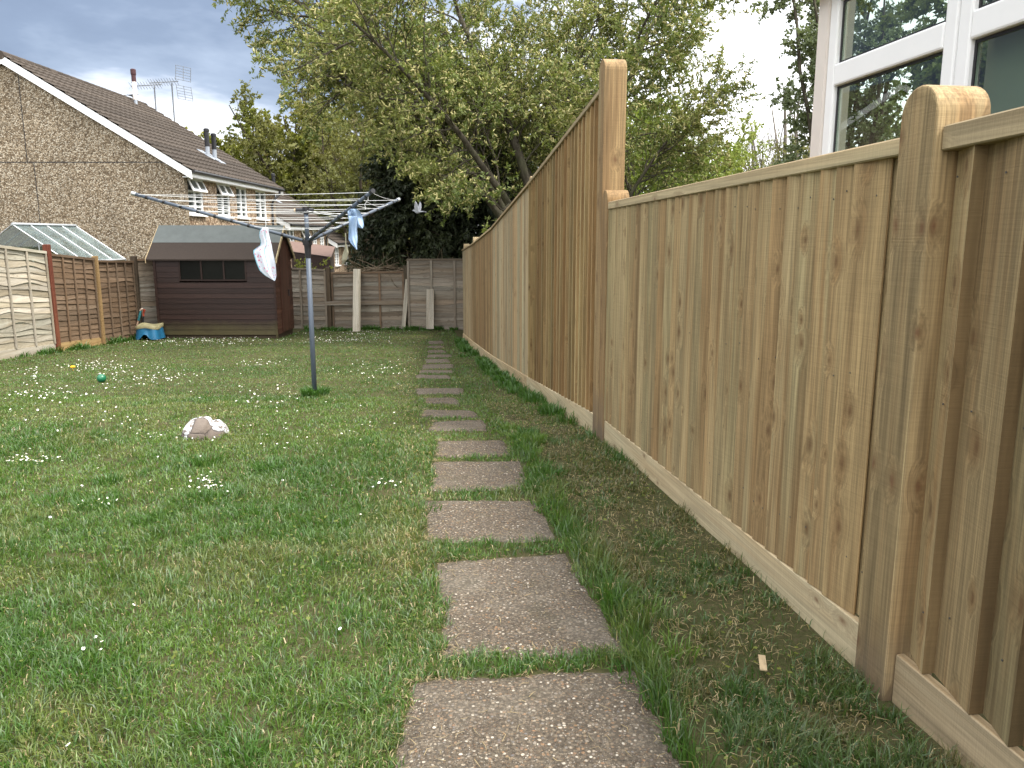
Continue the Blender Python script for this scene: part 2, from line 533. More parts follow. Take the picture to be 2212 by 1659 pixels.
def mat_pebbledash(name, stops, scale, joint=None):
    m, nt = newmat(name)
    t = nd(nt, 'ShaderNodeTexCoord').outputs['Object']
    v = nd(nt, 'ShaderNodeTexVoronoi', {'Vector': t, 'Scale': scale, 'Randomness': 1.0})
    s = nd(nt, 'ShaderNodeSeparateColor', {0: v.outputs['Color']})
    c = ramp(nt, s.outputs[0], stops)
    edge = ramp(nt, v.outputs['Distance'], [(0.30, 1.0), (0.62, 0.48)])
    c = mixc(nt, 1.0, c, edge, 'MULTIPLY')
    n = noise(nt, t, 0.7, 5.0, 0.65).outputs[0]
    c = mixc(nt, 1.0, c, ramp(nt, n, [(0.3, 0.80), (0.7, 1.12)]), 'MULTIPLY')
    h = math_(nt, 'SUBTRACT', 1.0, v.outputs['Distance'])
    finish(nt, c, 0.85, h, 0.5, 0.02, 0.2)
    return m


M['gable'] = mat_pebbledash('exposed_pebble', [(0.0, (0.125, 0.090, 0.056)), (0.35, (0.25, 0.188, 0.122)), (0.65, (0.40, 0.32, 0.222)), (1.0, (0.60, 0.535, 0.425))], 29.0)
M['sidewall'] = mat_pebbledash('warm_pebble', [(0.0, (0.20, 0.125, 0.075)), (0.5, (0.37, 0.26, 0.17)), (1.0, (0.58, 0.46, 0.33))], 16.0)


def mat_tiles():
    m, nt = newmat('roof_tiles')
    t = nd(nt, 'ShaderNodeTexCoord').outputs['Object']
    n = noise(nt, t, 2.6, 6.0, 0.7).outputs[0]
    n2 = noise(nt, vmul(nt, t, (1, 3.0, 1)), 9.0, 4.0, 0.7).outputs[0]
    ws = nd(nt, 'ShaderNodeAttribute', attribute_name='ws').outputs['Fac']
    c = mixc(nt, n, (0.036, 0.028, 0.022), (0.074, 0.060, 0.048))
    c = mixc(nt, 1.0, c, nd(nt, 'ShaderNodeMapRange', {0: ws, 3: 0.75, 4: 1.25}).outputs[0], 'MULTIPLY')
    c = mixc(nt, ramp(nt, n2, [(0.60, 0.0), (0.72, 0.75)]), c, (0.25, 0.22, 0.18))
    finish(nt, c, 0.9, n2, 0.4, 0.02, 0.15)
    return m


M['tiles'] = mat_tiles()


def mat_slab():
    m, nt = newmat('exposed_aggregate')
    t = nd(nt, 'ShaderNodeTexCoord').outputs['Object']
    warp = noise(nt, t, 30.0, 3.0, 0.6).outputs['Color']
    tv = vadd(nt, t, vmul(nt, warp, (0.012, 0.012, 0.0)))
    v1 = nd(nt, 'ShaderNodeTexVoronoi', {'Vector': tv, 'Scale': 88.0, 'Randomness': 1.0})
    v2 = nd(nt, 'ShaderNodeTexVoronoi', {'Vector': tv, 'Scale': 190.0, 'Randomness': 1.0})
    s1 = nd(nt, 'ShaderNodeSeparateColor', {0: v1.outputs['Color']})
    s2 = nd(nt, 'ShaderNodeSeparateColor', {0: v2.outputs['Color']})
    n = noise(nt, t, 5.0, 6.0, 0.7).outputs[0]
    hf = noise(nt, t, 110.0, 6.0, 0.8).outputs[0]
    base = mixc(nt, n, (0.072, 0.058, 0.042), (0.150, 0.122, 0.088))
    base = mixc(nt, 1.0, base, ramp(nt, hf, [(0.34, 0.35), (0.5, 1.0), (0.66, 1.8)]), 'MULTIPLY')
    pal = [(0.0, (0.058, 0.043, 0.031)), (0.25, (0.125, 0.095, 0.064)), (0.46, (0.20, 0.152, 0.10)), (0.60, (0.24, 0.135, 0.07)), (0.70, (0.12, 0.115, 0.112)), (0.86, (0.32, 0.265, 0.195)), (1.0, (0.52, 0.47, 0.39))]
    st2 = ramp(nt, s2.outputs[0], pal)
    g2 = math_(nt, 'MULTIPLY', math_(nt, 'GREATER_THAN', s2.outputs[1], 0.2), ramp(nt, v2.outputs['Distance'], [(0.34, 1.0), (0.5, 0.0)]))
    c = mixc(nt, math_(nt, 'MULTIPLY', g2, 0.8), base, st2)
    st1 = ramp(nt, s1.outputs[0], pal)
    g1 = math_(nt, 'MULTIPLY', math_(nt, 'GREATER_THAN', s1.outputs[1], 0.42), ramp(nt, v1.outputs['Distance'], [(0.34, 1.0), (0.48, 0.0)]))
    c = mixc(nt, math_(nt, 'MULTIPLY', g1, 0.9), c, st1)
    c = mixc(nt, ramp(nt, noise(nt, t, 2.3, 5.0, 0.7).outputs[0], [(0.47, 0.0), (0.66, 0.7)]), c, (0.175, 0.150, 0.115))
    c = mixc(nt, ramp(nt, noise(nt, vadd(nt, t, (4.0, 2.0, 0.0)), 3.1, 6.0, 0.75).outputs[0], [(0.55, 0.0), (0.70, 0.75)]), c, (0.075, 0.068, 0.040))
    c = mixc(nt, 1.0, c, ramp(nt, v1.outputs['Distance'], [(0.40, 1.05), (0.62, 0.62)]), 'MULTIPLY')
    h = math_(nt, 'ADD', math_(nt, 'MULTIPLY', g1, 1.0), math_(nt, 'MULTIPLY', g2, 0.6))
    h = math_(nt, 'ADD', h, math_(nt, 'MULTIPLY', noise(nt, t, 220.0, 3.0, 0.6).outputs[0], 0.5))
    finish(nt, c, 0.85, h, 0.75, 0.006, 0.25)
    return m


M['slab'] = mat_slab()


def mat_ground():
    m, nt = newmat('soil_and_turf')
    t = nd(nt, 'ShaderNodeTexCoord').outputs['Object']
    n = noise(nt, t, 1.2, 6.0, 0.65).outputs[0]
    f = noise(nt, t, 45.0, 4.0, 0.7).outputs[0]
    c = mixc(nt, ramp(nt, n, [(0.35, 0.0), (0.7, 1.0)]), (0.043, 0.054, 0.017), (0.068, 0.064, 0.029))
    c = mixc(nt, ramp(nt, f, [(0.45, 0.0), (0.75, 0.9)]), c, (0.095, 0.072, 0.042))
    finish(nt, c, 0.95, f, 0.8, 0.02, 0.1)
    return m


M['ground'] = mat_ground()


def mat_grass():
    m, nt = newmat('grass_blades')
    gc = nd(nt, 'ShaderNodeAttribute', attribute_name='gc').outputs['Vector']
    d = nd(nt, 'ShaderNodeBsdfDiffuse', {'Color': gc})
    t = nd(nt, 'ShaderNodeBsdfTranslucent', {'Color': mixc(nt, 1.0, gc, (1.1, 1.15, 0.6), 'MULTIPLY')})
    x = nd(nt, 'ShaderNodeMixShader', {0: 0.35, 1: d.outputs[0], 2: t.outputs[0]})
    g = nd(nt, 'ShaderNodeBsdfGlossy', {'Color': (1, 1, 1, 1), 'Roughness': 0.45})
    y = nd(nt, 'ShaderNodeMixShader', {0: 0.035, 1: x.outputs[0], 2: g.outputs[0]})
    nd(nt, 'ShaderNodeOutputMaterial', {'Surface': y.outputs[0]})
    return m


M['grass'] = mat_grass()


def mat_glass(name, tint=(0.9, 0.95, 0.93), refl=1.0, dirt=0.0):
    m, nt = newmat(name)
    fr = nd(nt, 'ShaderNodeFresnel', {'IOR': 1.6}).outputs[0]
    bk = nd(nt, 'ShaderNodeNewGeometry').outputs['Backfacing']
    fr = math_(nt, 'MULTIPLY', math_(nt, 'MULTIPLY', fr, refl, True), math_(nt, 'SUBTRACT', 1.0, bk))
    tr = nd(nt, 'ShaderNodeBsdfTransparent', {'Color': c4(tint)})
    gl = nd(nt, 'ShaderNodeBsdfGlossy', {'Color': (1, 1, 1, 1), 'Roughness': 0.015})
    x = nd(nt, 'ShaderNodeMixShader', {0: fr, 1: tr.outputs[0], 2: gl.outputs[0]}).outputs[0]
    if dirt > 0:
        t = nd(nt, 'ShaderNodeTexCoord').outputs['Object']
        n = noise(nt, t, 2.2, 6.0, 0.75).outputs[0]
        df = nd(nt, 'ShaderNodeBsdfDiffuse', {'Color': c4((0.30, 0.37, 0.38))})
        x = nd(nt, 'ShaderNodeMixShader', {0: math_(nt, 'MULTIPLY', ramp(nt, n, [(0.35, 0.25), (0.7, 1.0)]), dirt), 1: x, 2: df.outputs[0]}).outputs[0]
    nd(nt, 'ShaderNodeOutputMaterial', {'Surface': x})
    return m


M['glass'] = mat_glass('window_glass', (0.70, 0.76, 0.72), 1.0)
M['dirty_glass'] = mat_glass('dirty_greenhouse_glass', (0.8, 0.85, 0.84), 1.0, 0.30)
M['dark_glass'] = plain('dark_shed_glass', (0.009, 0.010, 0.009), 0.2, spec=0.12, var=0.3, scale=3)
M['house_glass'] = plain('house_window_glass', (0.04, 0.05, 0.05), 0.08, spec=0.6, var=0.5, scale=2)

# ------------------------------------------------------------------ ground sheet
gx = np.concatenate([np.linspace(-400, -22, 12), np.linspace(-20, 12, 129), np.linspace(14, 400, 12)])
gy = np.concatenate([np.linspace(-60, -2, 8), np.linspace(-1, 24, 126), np.linspace(26, 70, 20), np.linspace(90, 480, 10)])
GX, GYY = np.meshgrid(gx, gy)
GZ = gz(GX, GYY)
V = np.stack([GX, GYY, GZ], -1).reshape(-1, 3)
nx, ny = len(gx), len(gy)
ii = (np.arange(ny - 1)[:, None] * nx + np.arange(nx - 1)[None]).ravel()
ground = quads('ground', V, np.stack([ii, ii + 1, ii + nx + 1, ii + nx], 1), M['ground'], smooth=True)
tag(ground, 'lawn soil sloping gently down to the back fence', 'ground', kind='structure')

# ------------------------------------------------------------------ new closeboard fence on the right
FA = np.array([1.0725, 2.2443])               # front of the fence at the near post
FB = np.array([0.6277, 5.3219])               # front at the tall post
FU = (FB - FA) / np.linalg.norm(FB - FA)      # along the fence, away from the camera
FN = np.array([-FU[1], FU[0]])                # out of the fence towards the lawn
S = lambda Y: (Y - FA[1]) / FU[1]             # run along the fence at a given Y
U3, N3, Z3 = np.array([*FU, 0]), np.array([*FN, 0]), np.array([0, 0, 1.0])


def fpt(s, n=0.0, z=0.0):
    p = FA + FU * s + FN * n
    return np.array([p[0], p[1], z])


def fz(s):
    p = FA + FU * s
    return float(gz(p[0] - 0.1, p[1]))


def round_post(name, label, s, w, depth, front, ztop, mat, group, zlow=-0.3):
    """post with a half-round top whose axis runs across the fence"""
    mb = MB()
    ring = [(0, zlow + fz(s)), (w, zlow + fz(s))]
    r = w / 2
    for i in range(15):
        t = math.pi * i / 14
        ring.append((r + r * math.cos(t), ztop - r + r * math.sin(t)))
    n = len(ring)
    sd_ = random.random()
    vs = [fpt(s + a, front, z) for a, z in ring] + [fpt(s + a, front - depth, z) for a, z in ring]
    wc = [(a, 0.0, z) for a, z in ring] + [(a, depth, z) for a, z in ring]
    fs = [tuple(range(n))[::-1], tuple(range(n, 2 * n))] + [(i, (i + 1) % n, n + (i + 1) % n, n + i) for i in range(n)]
    mb.add(vs, fs, wc, sd_)
    return tag(add_bevel(mb.build(name, mat), 0.005, 2), label, 'fence post', group)


def closeboard(label, s0, s1, zt0, zt1, mat, edge, wide, thick, boardw, rail_h=0.045, railmat=None, gap=0.0, gmat=None, wild=0.004, recess=0.0):
    """one bay: gravel board, overlapping feather-edge boards and a capping rail; edge=-1 shows the thick edges to the camera"""
    mid = 0.5 * (s0 + s1)
    e = empty('closeboard_panel', fpt(mid, -0.05, fz(mid)), label, 'fence panel', 'closeboard bays of the new timber fence')
    top = lambda s: zt0 + (zt1 - zt0) * (s - s0) / (s1 - s0)
    gb = lambda s: (fz(s0) + (fz(s1) - fz(s0)) * (s - s0) / (s1 - s0))
    mb = MB()
    n = max(2, int(round((s1 - s0) / boardw)))
    bw = (s1 - s0) / n
    surf = []
    nail_n = lambda i_, o_: surf[i_][0] + (surf[i_][1] - surf[i_][0]) * o_ * 0.8 + 0.001
    cutsS = [s0] + [s0 + k * bw + random.uniform(-wild, wild) for k in range(1, n)] + [s1]
    for i in range(n):
        a = cutsS[i]
        c = cutsS[i + 1] + wide
        if recess:
            if i == 0:
                c = s0 + recess + 0.05
            elif i == 1:
                a = s0 + recess
        if i == n - 1:
            c = s1
        ta, tb = (thick, 0.004) if edge < 0 else (0.004, thick)
        ta *= random.uniform(0.85, 1.15)
        base = -0.030 if thick < 0.045 else -0.052
        if recess:
            base = -0.050 if i == 0 else -0.024
        dz0, dz1 = -0.003 + random.uniform(-0.006, 0.003), 0.005 + random.uniform(-0.012, 0.0)
        # the free edge is the thick one and lies on the neighbour's thin one
        la = base + (0.004 if edge > 0 else 0.006)
        lb = base + (0.006 if edge > 0 else 0.004)
        zb_a, zb_c = gb(a) + 0.152 + dz0 * 0, gb(c) + 0.152 + dz0 * 0
        za, zc = top(a) - rail_h + 0.014, top(c) - rail_h + 0.014
        lean = random.uniform(-0.003, 0.003)
        c8 = [fpt(a, la, zb_a), fpt(c, lb, zb_c), fpt(c, lb + tb, zb_c), fpt(a, la + ta, zb_a),
              fpt(a + lean, la, za), fpt(c + lean, lb, zc), fpt(c + lean, lb + tb, zc), fpt(a + lean, la + ta, za)]
        surf.append((la + ta, lb + tb))
        sd_ = random.random()
        wc = [(0, 0, p[2]) for p in c8]
        wc = [((0 if k in (0, 3, 4, 7) else c - a), (0.0 if k in (0, 1, 4, 5) else 0.012), c8[k][2]) for k in range(8)]
        mb.add(c8, BOXF, wc, sd_)
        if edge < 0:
            mb.mi[-1] = 1  # edge facing the camera gets the wood with painted shade
    # nail heads in three rows
    if s0 < s_tall + 1:
        for k in (0.20, 0.56, 0.91):
            for i in range(n):
                for o_ in (random.choice((0.3, 0.5, 0.72)),):
                    ss = cutsS[i] + (cutsS[i + 1] - cutsS[i]) * o_ + random.uniform(-0.006, 0.006)
                    z = gb(ss) + (top(ss) - gb(ss)) * k + random.uniform(-0.022, 0.022)
                    nn_ = nail_n(i, o_)
                    ctr = fpt(ss, nn_, z)
                    ring = [ctr + U3 * 0.0028 * math.cos(t) + Z3 * 0.0028 * math.sin(t) for t in np.linspace(0, 2 * math.pi, 7)[:-1]]
                    mb.add(ring + [p + N3 * 0.0015 for p in ring], [tuple(range(6, 12))] + [(q_, (q_ + 1) % 6, 6 + (q_ + 1) % 6, 6 + q_) for q_ in range(6)], mi=2)
    mb.build('boards', [mat, M['board_edge_shade'] if thick > 0.045 else M['slat_edge_shade'], M['nail']], e)
    # backing rails behind the boards
    mb = MB()
    for k in (0.18, 0.55, 0.9):
        z0 = gb(s0) + (zt0 - gb(s0)) * k
        z1 = gb(s1) + (zt1 - gb(s1)) * k
        c8 = [fpt(s0, -0.10, z0), fpt(s1, -0.10, z1), fpt(s1, -0.034, z1), fpt(s0, -0.034, z0)]
        hexa(mb, [p - N3 * 0.03 for p in c8] + [p + Z3 * 0.07 - N3 * 0.03 for p in c8], U3)
    mb.build_each('arris_rail', mat, e)
    mb = MB()
    c8 = [fpt(s0, -0.028, gb(s0) - 0.06), fpt(s1, -0.028, gb(s1) - 0.06), fpt(s1, 0.0, gb(s1) - 0.06), fpt(s0, 0.0, gb(s0) - 0.06)]
    hexa(mb, c8 + [p + Z3 * 0.21 for p in c8], U3)
    add_bevel(mb.build('gravel_board', gmat or M['gravel_board'], e), 0.004, 1)
    mb = MB()
    c8 = [fpt(s0, -0.075, top(s0) - rail_h), fpt(s1, -0.075, top(s1) - rail_h), fpt(s1, 0.008, top(s1) - rail_h), fpt(s0, 0.008, top(s0) - rail_h)]
    hexa(mb, c8 + [p + Z3 * rail_h for p in c8], U3)
    add_bevel(mb.build('capping_rail', railmat or M['rail'], e), 0.004, 1)
    return e


POSTW = 0.15
s_tall = S(5.3219)
s_c, s_b, s_a, s_e = S(8.5757), S(11.776), S(14.845), S(16.942)
gp = 'round topped posts of the new timber fence'
round_post('round_top_post', 'nearest round topped timber post between wide and narrow overlapping fence boards', -0.15, POSTW, 0.15, 0.025, 1.685, M['post'], gp)
round_post('round_top_post', 'short round topped post doubled against the foot of the tall post', s_tall - 0.02, 0.13, 0.15, 0.012, 1.60, M['post'], gp)
round_post('round_top_post', 'tall round topped post standing high above the lower fence bay', s_tall + 0.112, 0.15, 0.15, 0.012, 2.44, M['post'], gp)
for (s, z, lb) in ((s_c, 1.92, 'round topped post rising behind the top edge of the tallest fence bay'),
                   (s_b, 1.46, 'post end barely showing behind the middle of the new fence'),
                   (s_a, 1.29, 'pale post top showing behind the far brown fence bay'),
                   (s_e - 0.06, 1.15, 'end post with pale top at the far end of the new fence')):
    round_post('round_top_post', lb, s - 0.05, 0.12, 0.12, -0.034, z, M['rail'], gp)
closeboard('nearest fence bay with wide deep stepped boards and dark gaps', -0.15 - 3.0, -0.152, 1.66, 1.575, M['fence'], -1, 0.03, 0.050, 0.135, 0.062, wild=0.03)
closeboard('low fence bay of close pale boards between round topped posts', 0.002, s_tall - 0.022, 1.567, 1.520, M['fence'], 1, 0.025, 0.021, 0.108, 0.048, recess=0.085, wild=0.012)
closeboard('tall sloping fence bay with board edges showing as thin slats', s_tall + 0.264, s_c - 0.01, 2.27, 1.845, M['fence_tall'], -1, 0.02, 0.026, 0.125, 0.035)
closeboard('greenish fence bay between the slatted tall bay and the brown bay', s_c + 0.01, s_b - 0.01, 1.84, 1.43, M['fence_green'], 1, 0.02, 0.012, 0.125, 0.03)
closeboard('narrow looking dark brown bay near the far end of the new fence', s_b + 0.01, s_a - 0.01, 1.43, 1.165, M['fence_brown'], 1, 0.02, 0.012, 0.125, 0.03)
closeboard('pale end bay of the new fence meeting the old grey back fence', s_a + 0.01, s_e, 1.165, 1.03, M['fence_green'], 1, 0.02, 0.012, 0.125, 0.03)
for s, lb in ((s_c, 'thin cover strip on the tall bay joint'), (s_b, 'thin cover strip beside the dark brown bay')):
    pass

# ------------------------------------------------------------------ old lap panels on the left and at the back
PANEL_GROUP = 'old waney lap fence panels'


def lap_panel(label, p0, p1, z0, z1, H0, H1, mat, nsl, nbat, wav=0.012, board=None, batw=0.035, group=PANEL_GROUP, seed=0, framemat=None):
    """overlapping wavy horizontal slats held by upright battens; p0->p1 in plan with the seen side to the right-hand normal"""
    r_ = np.random.default_rng(seed + 11)
    p0, p1 = np.array(p0, float), np.array(p1, float)
    L = np.linalg.norm(p1 - p0)
    u = (p1 - p0) / L
    n = np.array([u[1], -u[0]])
    def P(a, d, z):
        q = p0 + u * a + n * d
        return np.array([q[0], q[1], z])
    base = lambda a: z0 + (z1 - z0) * a / L
    hh = lambda a: H0 + (H1 - H0) * a / L
    off = 0.15 if board is not None else 0.0
    e = empty('lap_panel', P(L / 2, 0, base(L / 2)), label, 'fence panel', group)
    mb = MB()
    K = 14
    for i in range(nsl):
        vs, wc = [], []
        ph, am, f2 = r_.random() * 6.28, wav * r_.uniform(0.3, 1.6), r_.uniform(0.8, 2.2)
        sl = i / nsl
        sh = 1.0 / nsl
        tilt = r_.uniform(-0.008, 0.008)
        for k in range(K + 1):
            a = L * k / K
            zz0 = base(a) + off + (hh(a) - off - 0.03) * sl
            zz1 = base(a) + off + (hh(a) - off - 0.03) * (sl + sh * 1.22)
            zz1 = min(zz1, base(a) + hh(a) - 0.02)
            w = am * math.sin(ph + f2 * a * 2.2) + 0.4 * am * math.sin(2.1 * ph + 7 * a) + tilt * (k / K - .5)
            if i == 0:
                w = 0
            bow = 0.006 * math.sin(ph * 1.7 + a * 3)
            vs += [P(a, 0.001, zz1), P(a, 0.018 + bow, zz0 + w), P(a, 0.006 + bow, zz0 + w - 0.002), P(a, -0.006, zz1)]
            wc += [(zz1, 0, a), (zz0, 0.01, a), (zz0, 0.02, a), (zz1, 0.02, a)]
        fs = []
        for k in range(K):
            o = 4 * k
            for j in range(3):
                fs.append((o + j, o + j + 1, o + 5 + j, o + 4 + j))
            fs.append((o + 3, o, o + 4, o + 7))
        mb.add(vs, [f[::-1] for f in fs], wc, r_.random())
    mb.build('slats', mat, e)
    mb = MB()
    fm = framemat or mat
    bt = lambda a, w, d0, d1, zb, zt: hexa(mb, [P(a, d0, base(a) + zb), P(a + w, d0, base(a + w) + zb), P(a + w, d1, base(a + w) + zb), P(a, d1, base(a) + zb),
                                              P(a, d0, base(a) + zt(a)), P(a + w, d0, base(a + w) + zt(a + w)), P(a + w, d1, base(a + w) + zt(a + w)), P(a, d1, base(a) + zt(a))], Z3)
    for k in range(nbat):
        a = (L - batw) * k / (nbat - 1)
        bt(a, batw, 0.026, 0.046, off + 0.005, lambda q: hh(q) - 0.045)
    mb.build_each('batten', fm, e)
    mb = MB()
    c8 = [P(0, -0.01, base(0) + hh(0) - 0.045), P(L, -0.01, base(L) + hh(L) - 0.045), P(L, 0.05, base(L) + hh(L) - 0.045), P(0, 0.05, base(0) + hh(0) - 0.045)]
    hexa(mb, c8 + [p + Z3 * 0.045 for p in c8], [*u, 0])
    mb.build('capping', fm, e)
    if board is not None:
        mb = MB()
        c8 = [P(0, -0.005, base(0) - 0.08), P(L, -0.005, base(L) - 0.08), P(L, 0.030, base(L) - 0.08), P(0, 0.030, base(0) - 0.08)]
        hexa(mb, c8 + [p + Z3 * 0.23 for p in c8], [*u, 0])
        mb.build('gravel_board', board, e)
    return e


def old_post(label, x, y, w, d, h, mat, lean=0.0, name='fence_post', group='old fence posts along the left and back'):
    z = float(gz(x, y))
    mb = MB()
    c8 = [(x - w / 2, y - d / 2, z - 0.2), (x + w / 2, y - d / 2, z - 0.2), (x + w / 2, y + d / 2, z - 0.2), (x - w / 2, y + d / 2, z - 0.2)]
    hexa(mb, [np.array(p) for p in c8] + [np.array(p) + np.array([lean, 0, h + 0.2]) for p in c8], Z3)
    return tag(add_bevel(mb.build(name, mat), 0.006, 1), label, 'fence post', group)


LX = -8.27
yp = [12.55, 14.32, 15.92, 17.55]
lz = lambda y: float(gz(LX, y))
lap_panel('pale silvery weathered lap panel beside the red post', (LX, yp[0] + 0.0), (LX, yp[1] - 0.06), lz(yp[0]), lz(yp[1]), 1.86, 1.80, M['pale_wood'], 17, 4, 0.022, M['pale_wood'], 0.035, seed=1)
lap_panel('brown lap panel between the red post and the yellow post', (LX, yp[1] + 0.06), (LX, yp[2] - 0.06), lz(yp[1]), lz(yp[2]), 1.76, 1.72, M['brown_wood'], 16, 5, 0.012, M['yellow_post'], 0.035, seed=2)
lap_panel('brown lap panel between the yellow post and the dark post', (LX, yp[2] + 0.06), (LX, yp[3] - 0.05), lz(yp[2]), lz(yp[3]), 1.68, 1.70, M['brown_wood'], 16, 5, 0.012, None, 0.035, seed=3)
lap_panel('lighter lap panel turned towards the garden behind the blue toy table', (LX, yp[3] + 0.07), (-7.15, 19.2), lz(yp[3]), float(gz(-7.15, 19.2)), 1.74, 1.78, M['grey_wood'], 15, 4, 0.014, None, 0.04, seed=4, framemat=M['brown_wood'])
lap_panel('pale lap panel farther up the garden beyond the silvery one', (LX, yp[0] - 1.95), (LX, yp[0] - 0.10), lz(yp[0] - 1.9), lz(yp[0]), 1.82, 1.84, M['pale_wood'], 17, 4, 0.02, M['pale_wood'], 0.035, seed=21)
lap_panel('pale lap panel nearest the camera side along the left boundary', (LX, yp[0] - 3.9), (LX, yp[0] - 2.05), lz(yp[0] - 3.9), lz(yp[0] - 2), 1.80, 1.82, M['pale_wood'], 17, 4, 0.02, M['pale_wood'], 0.035, seed=22)
old_post('red brown painted post beside the pale weathered panel', LX + 0.02, yp[1], 0.10, 0.10, 1.92, M['red_post'])
old_post('new yellow timber post between two brown lap panels', LX + 0.03, yp[2], 0.09, 0.09, 1.76, M['yellow_post'])
old_post('dark weathered post in the corner behind the blue toy table', LX + 0.02, yp[3] + 0.02, 0.11, 0.11, 1.80, M['dark_post'])

BY = 20.4
xat = lambda px, py, Y: float(at(px, py, Y)[0])
bx = [xat(600, 640, BY), xat(706, 640, BY), xat(717, 640, BY), xat(874, 640, BY), xat(884, 640, BY)]
bz = lambda x: float(gz(x, BY))
lap_panel('grey green back panel half hidden by the shed', (bx[0] - 0.7, BY + 0.06), (bx[1], BY), bz(bx[0]), bz(bx[1]), 1.60, 1.52, M['grey_wood'], 13, 4, 0.008, None, 0.05, seed=5)
lap_panel('low grey back panel with a broken slat and a rail across it', (bx[2], BY), (bx[3], BY), bz(bx[2]), bz(bx[3]), 1.45, 1.46, M['grey_wood'], 13, 4, 0.010, None, 0.05, seed=6, framemat=M['brown_wood'])
xe = xat(1012, 640, 19.9)
lap_panel('tall grey back panel with wavy slats next to the new fence', (bx[4], BY - 0.28), (xe + 0.25, BY - 0.32), bz(bx[4]), bz(xe), 1.78, 1.78, M['grey_wood'], 16, 4, 0.018, None, 0.05, seed=7)
sE = fpt(s_e, -0.05)
lap_panel('old lap panel edge-on behind the end of the new fence', (xe + 0.10, BY - 0.4), (sE[0] + 0.16, sE[1] + 0.05), bz(xe), float(gz(sE[0], sE[1])), 1.6, 1.6, M['grey_wood'], 14, 4, 0.01, None, 0.05, seed=8)
old_post('dark post at the left of the low back panel', 0.5 * (bx[1] + bx[2]), BY - 0.03, 0.10, 0.10, 1.58, M['dark_post'])
old_post('leaning grey post between the low and the tall back panels', bx[3] + 0.13, BY - 0.06, 0.09, 0.09, 1.60, M['dark_post'], -0.09)

# boards leaning on the back fence
def plank(name, label, b0, t0, w, th, mat):
    b0, t0 = np.array(b0, float), np.array(t0, float)
    d = t0 - b0
    a = np.array([w, 0, 0])
    c = np.array([0, th, 0])
    mb = MB()
    c8 = [b0 - a / 2, b0 + a / 2, b0 + a / 2 + c, b0 - a / 2 + c]
    hexa(mb, c8 + [p + d for p in c8], d)
    return tag(add_bevel(mb.build(name, mat), 0.003, 1), label, 'plank', 'loose planks against the back fence')


g1 = ground_at(770, 716)
plank('loose_plank', 'long pale plank leaning upright against the low back panel', g1 + [0, 0, -0.02], (at(771, 581, BY - 0.13)), 0.19, 0.03, M['pale_wood'])
g2 = at(871, 709, 20.05)
plank('loose_plank', 'thin pale plank leaning askew beside the leaning grey post', g2 + [0, 0, -0.02], (at(880, 603, BY - 0.20)), 0.10, 0.05, M['pale_wood'])
g3 = at(929, 709, 19.75)
plank('loose_plank', 'short grey plank standing upright before the tall back panel', g3 + [0, 0, -0.02], (at(929, 625, 19.95)), 0.185, 0.03, M['pale_wood'])
mb = MB()
ra, rb = at(705, 660, BY - 0.10), at(882, 658, BY - 0.10)
hexa(mb, [ra, rb, rb + [0, 0.04, 0], ra + [0, 0.04, 0]] + [p + Z3 * 0.10 for p in (ra, rb, rb + [0, 0.04, 0], ra + [0, 0.04, 0])], rb - ra)
tag(add_bevel(mb.build('fence_rail', M['grey_wood']), 0.004, 1), 'long grey rail nailed across the low back panel', 'rail')

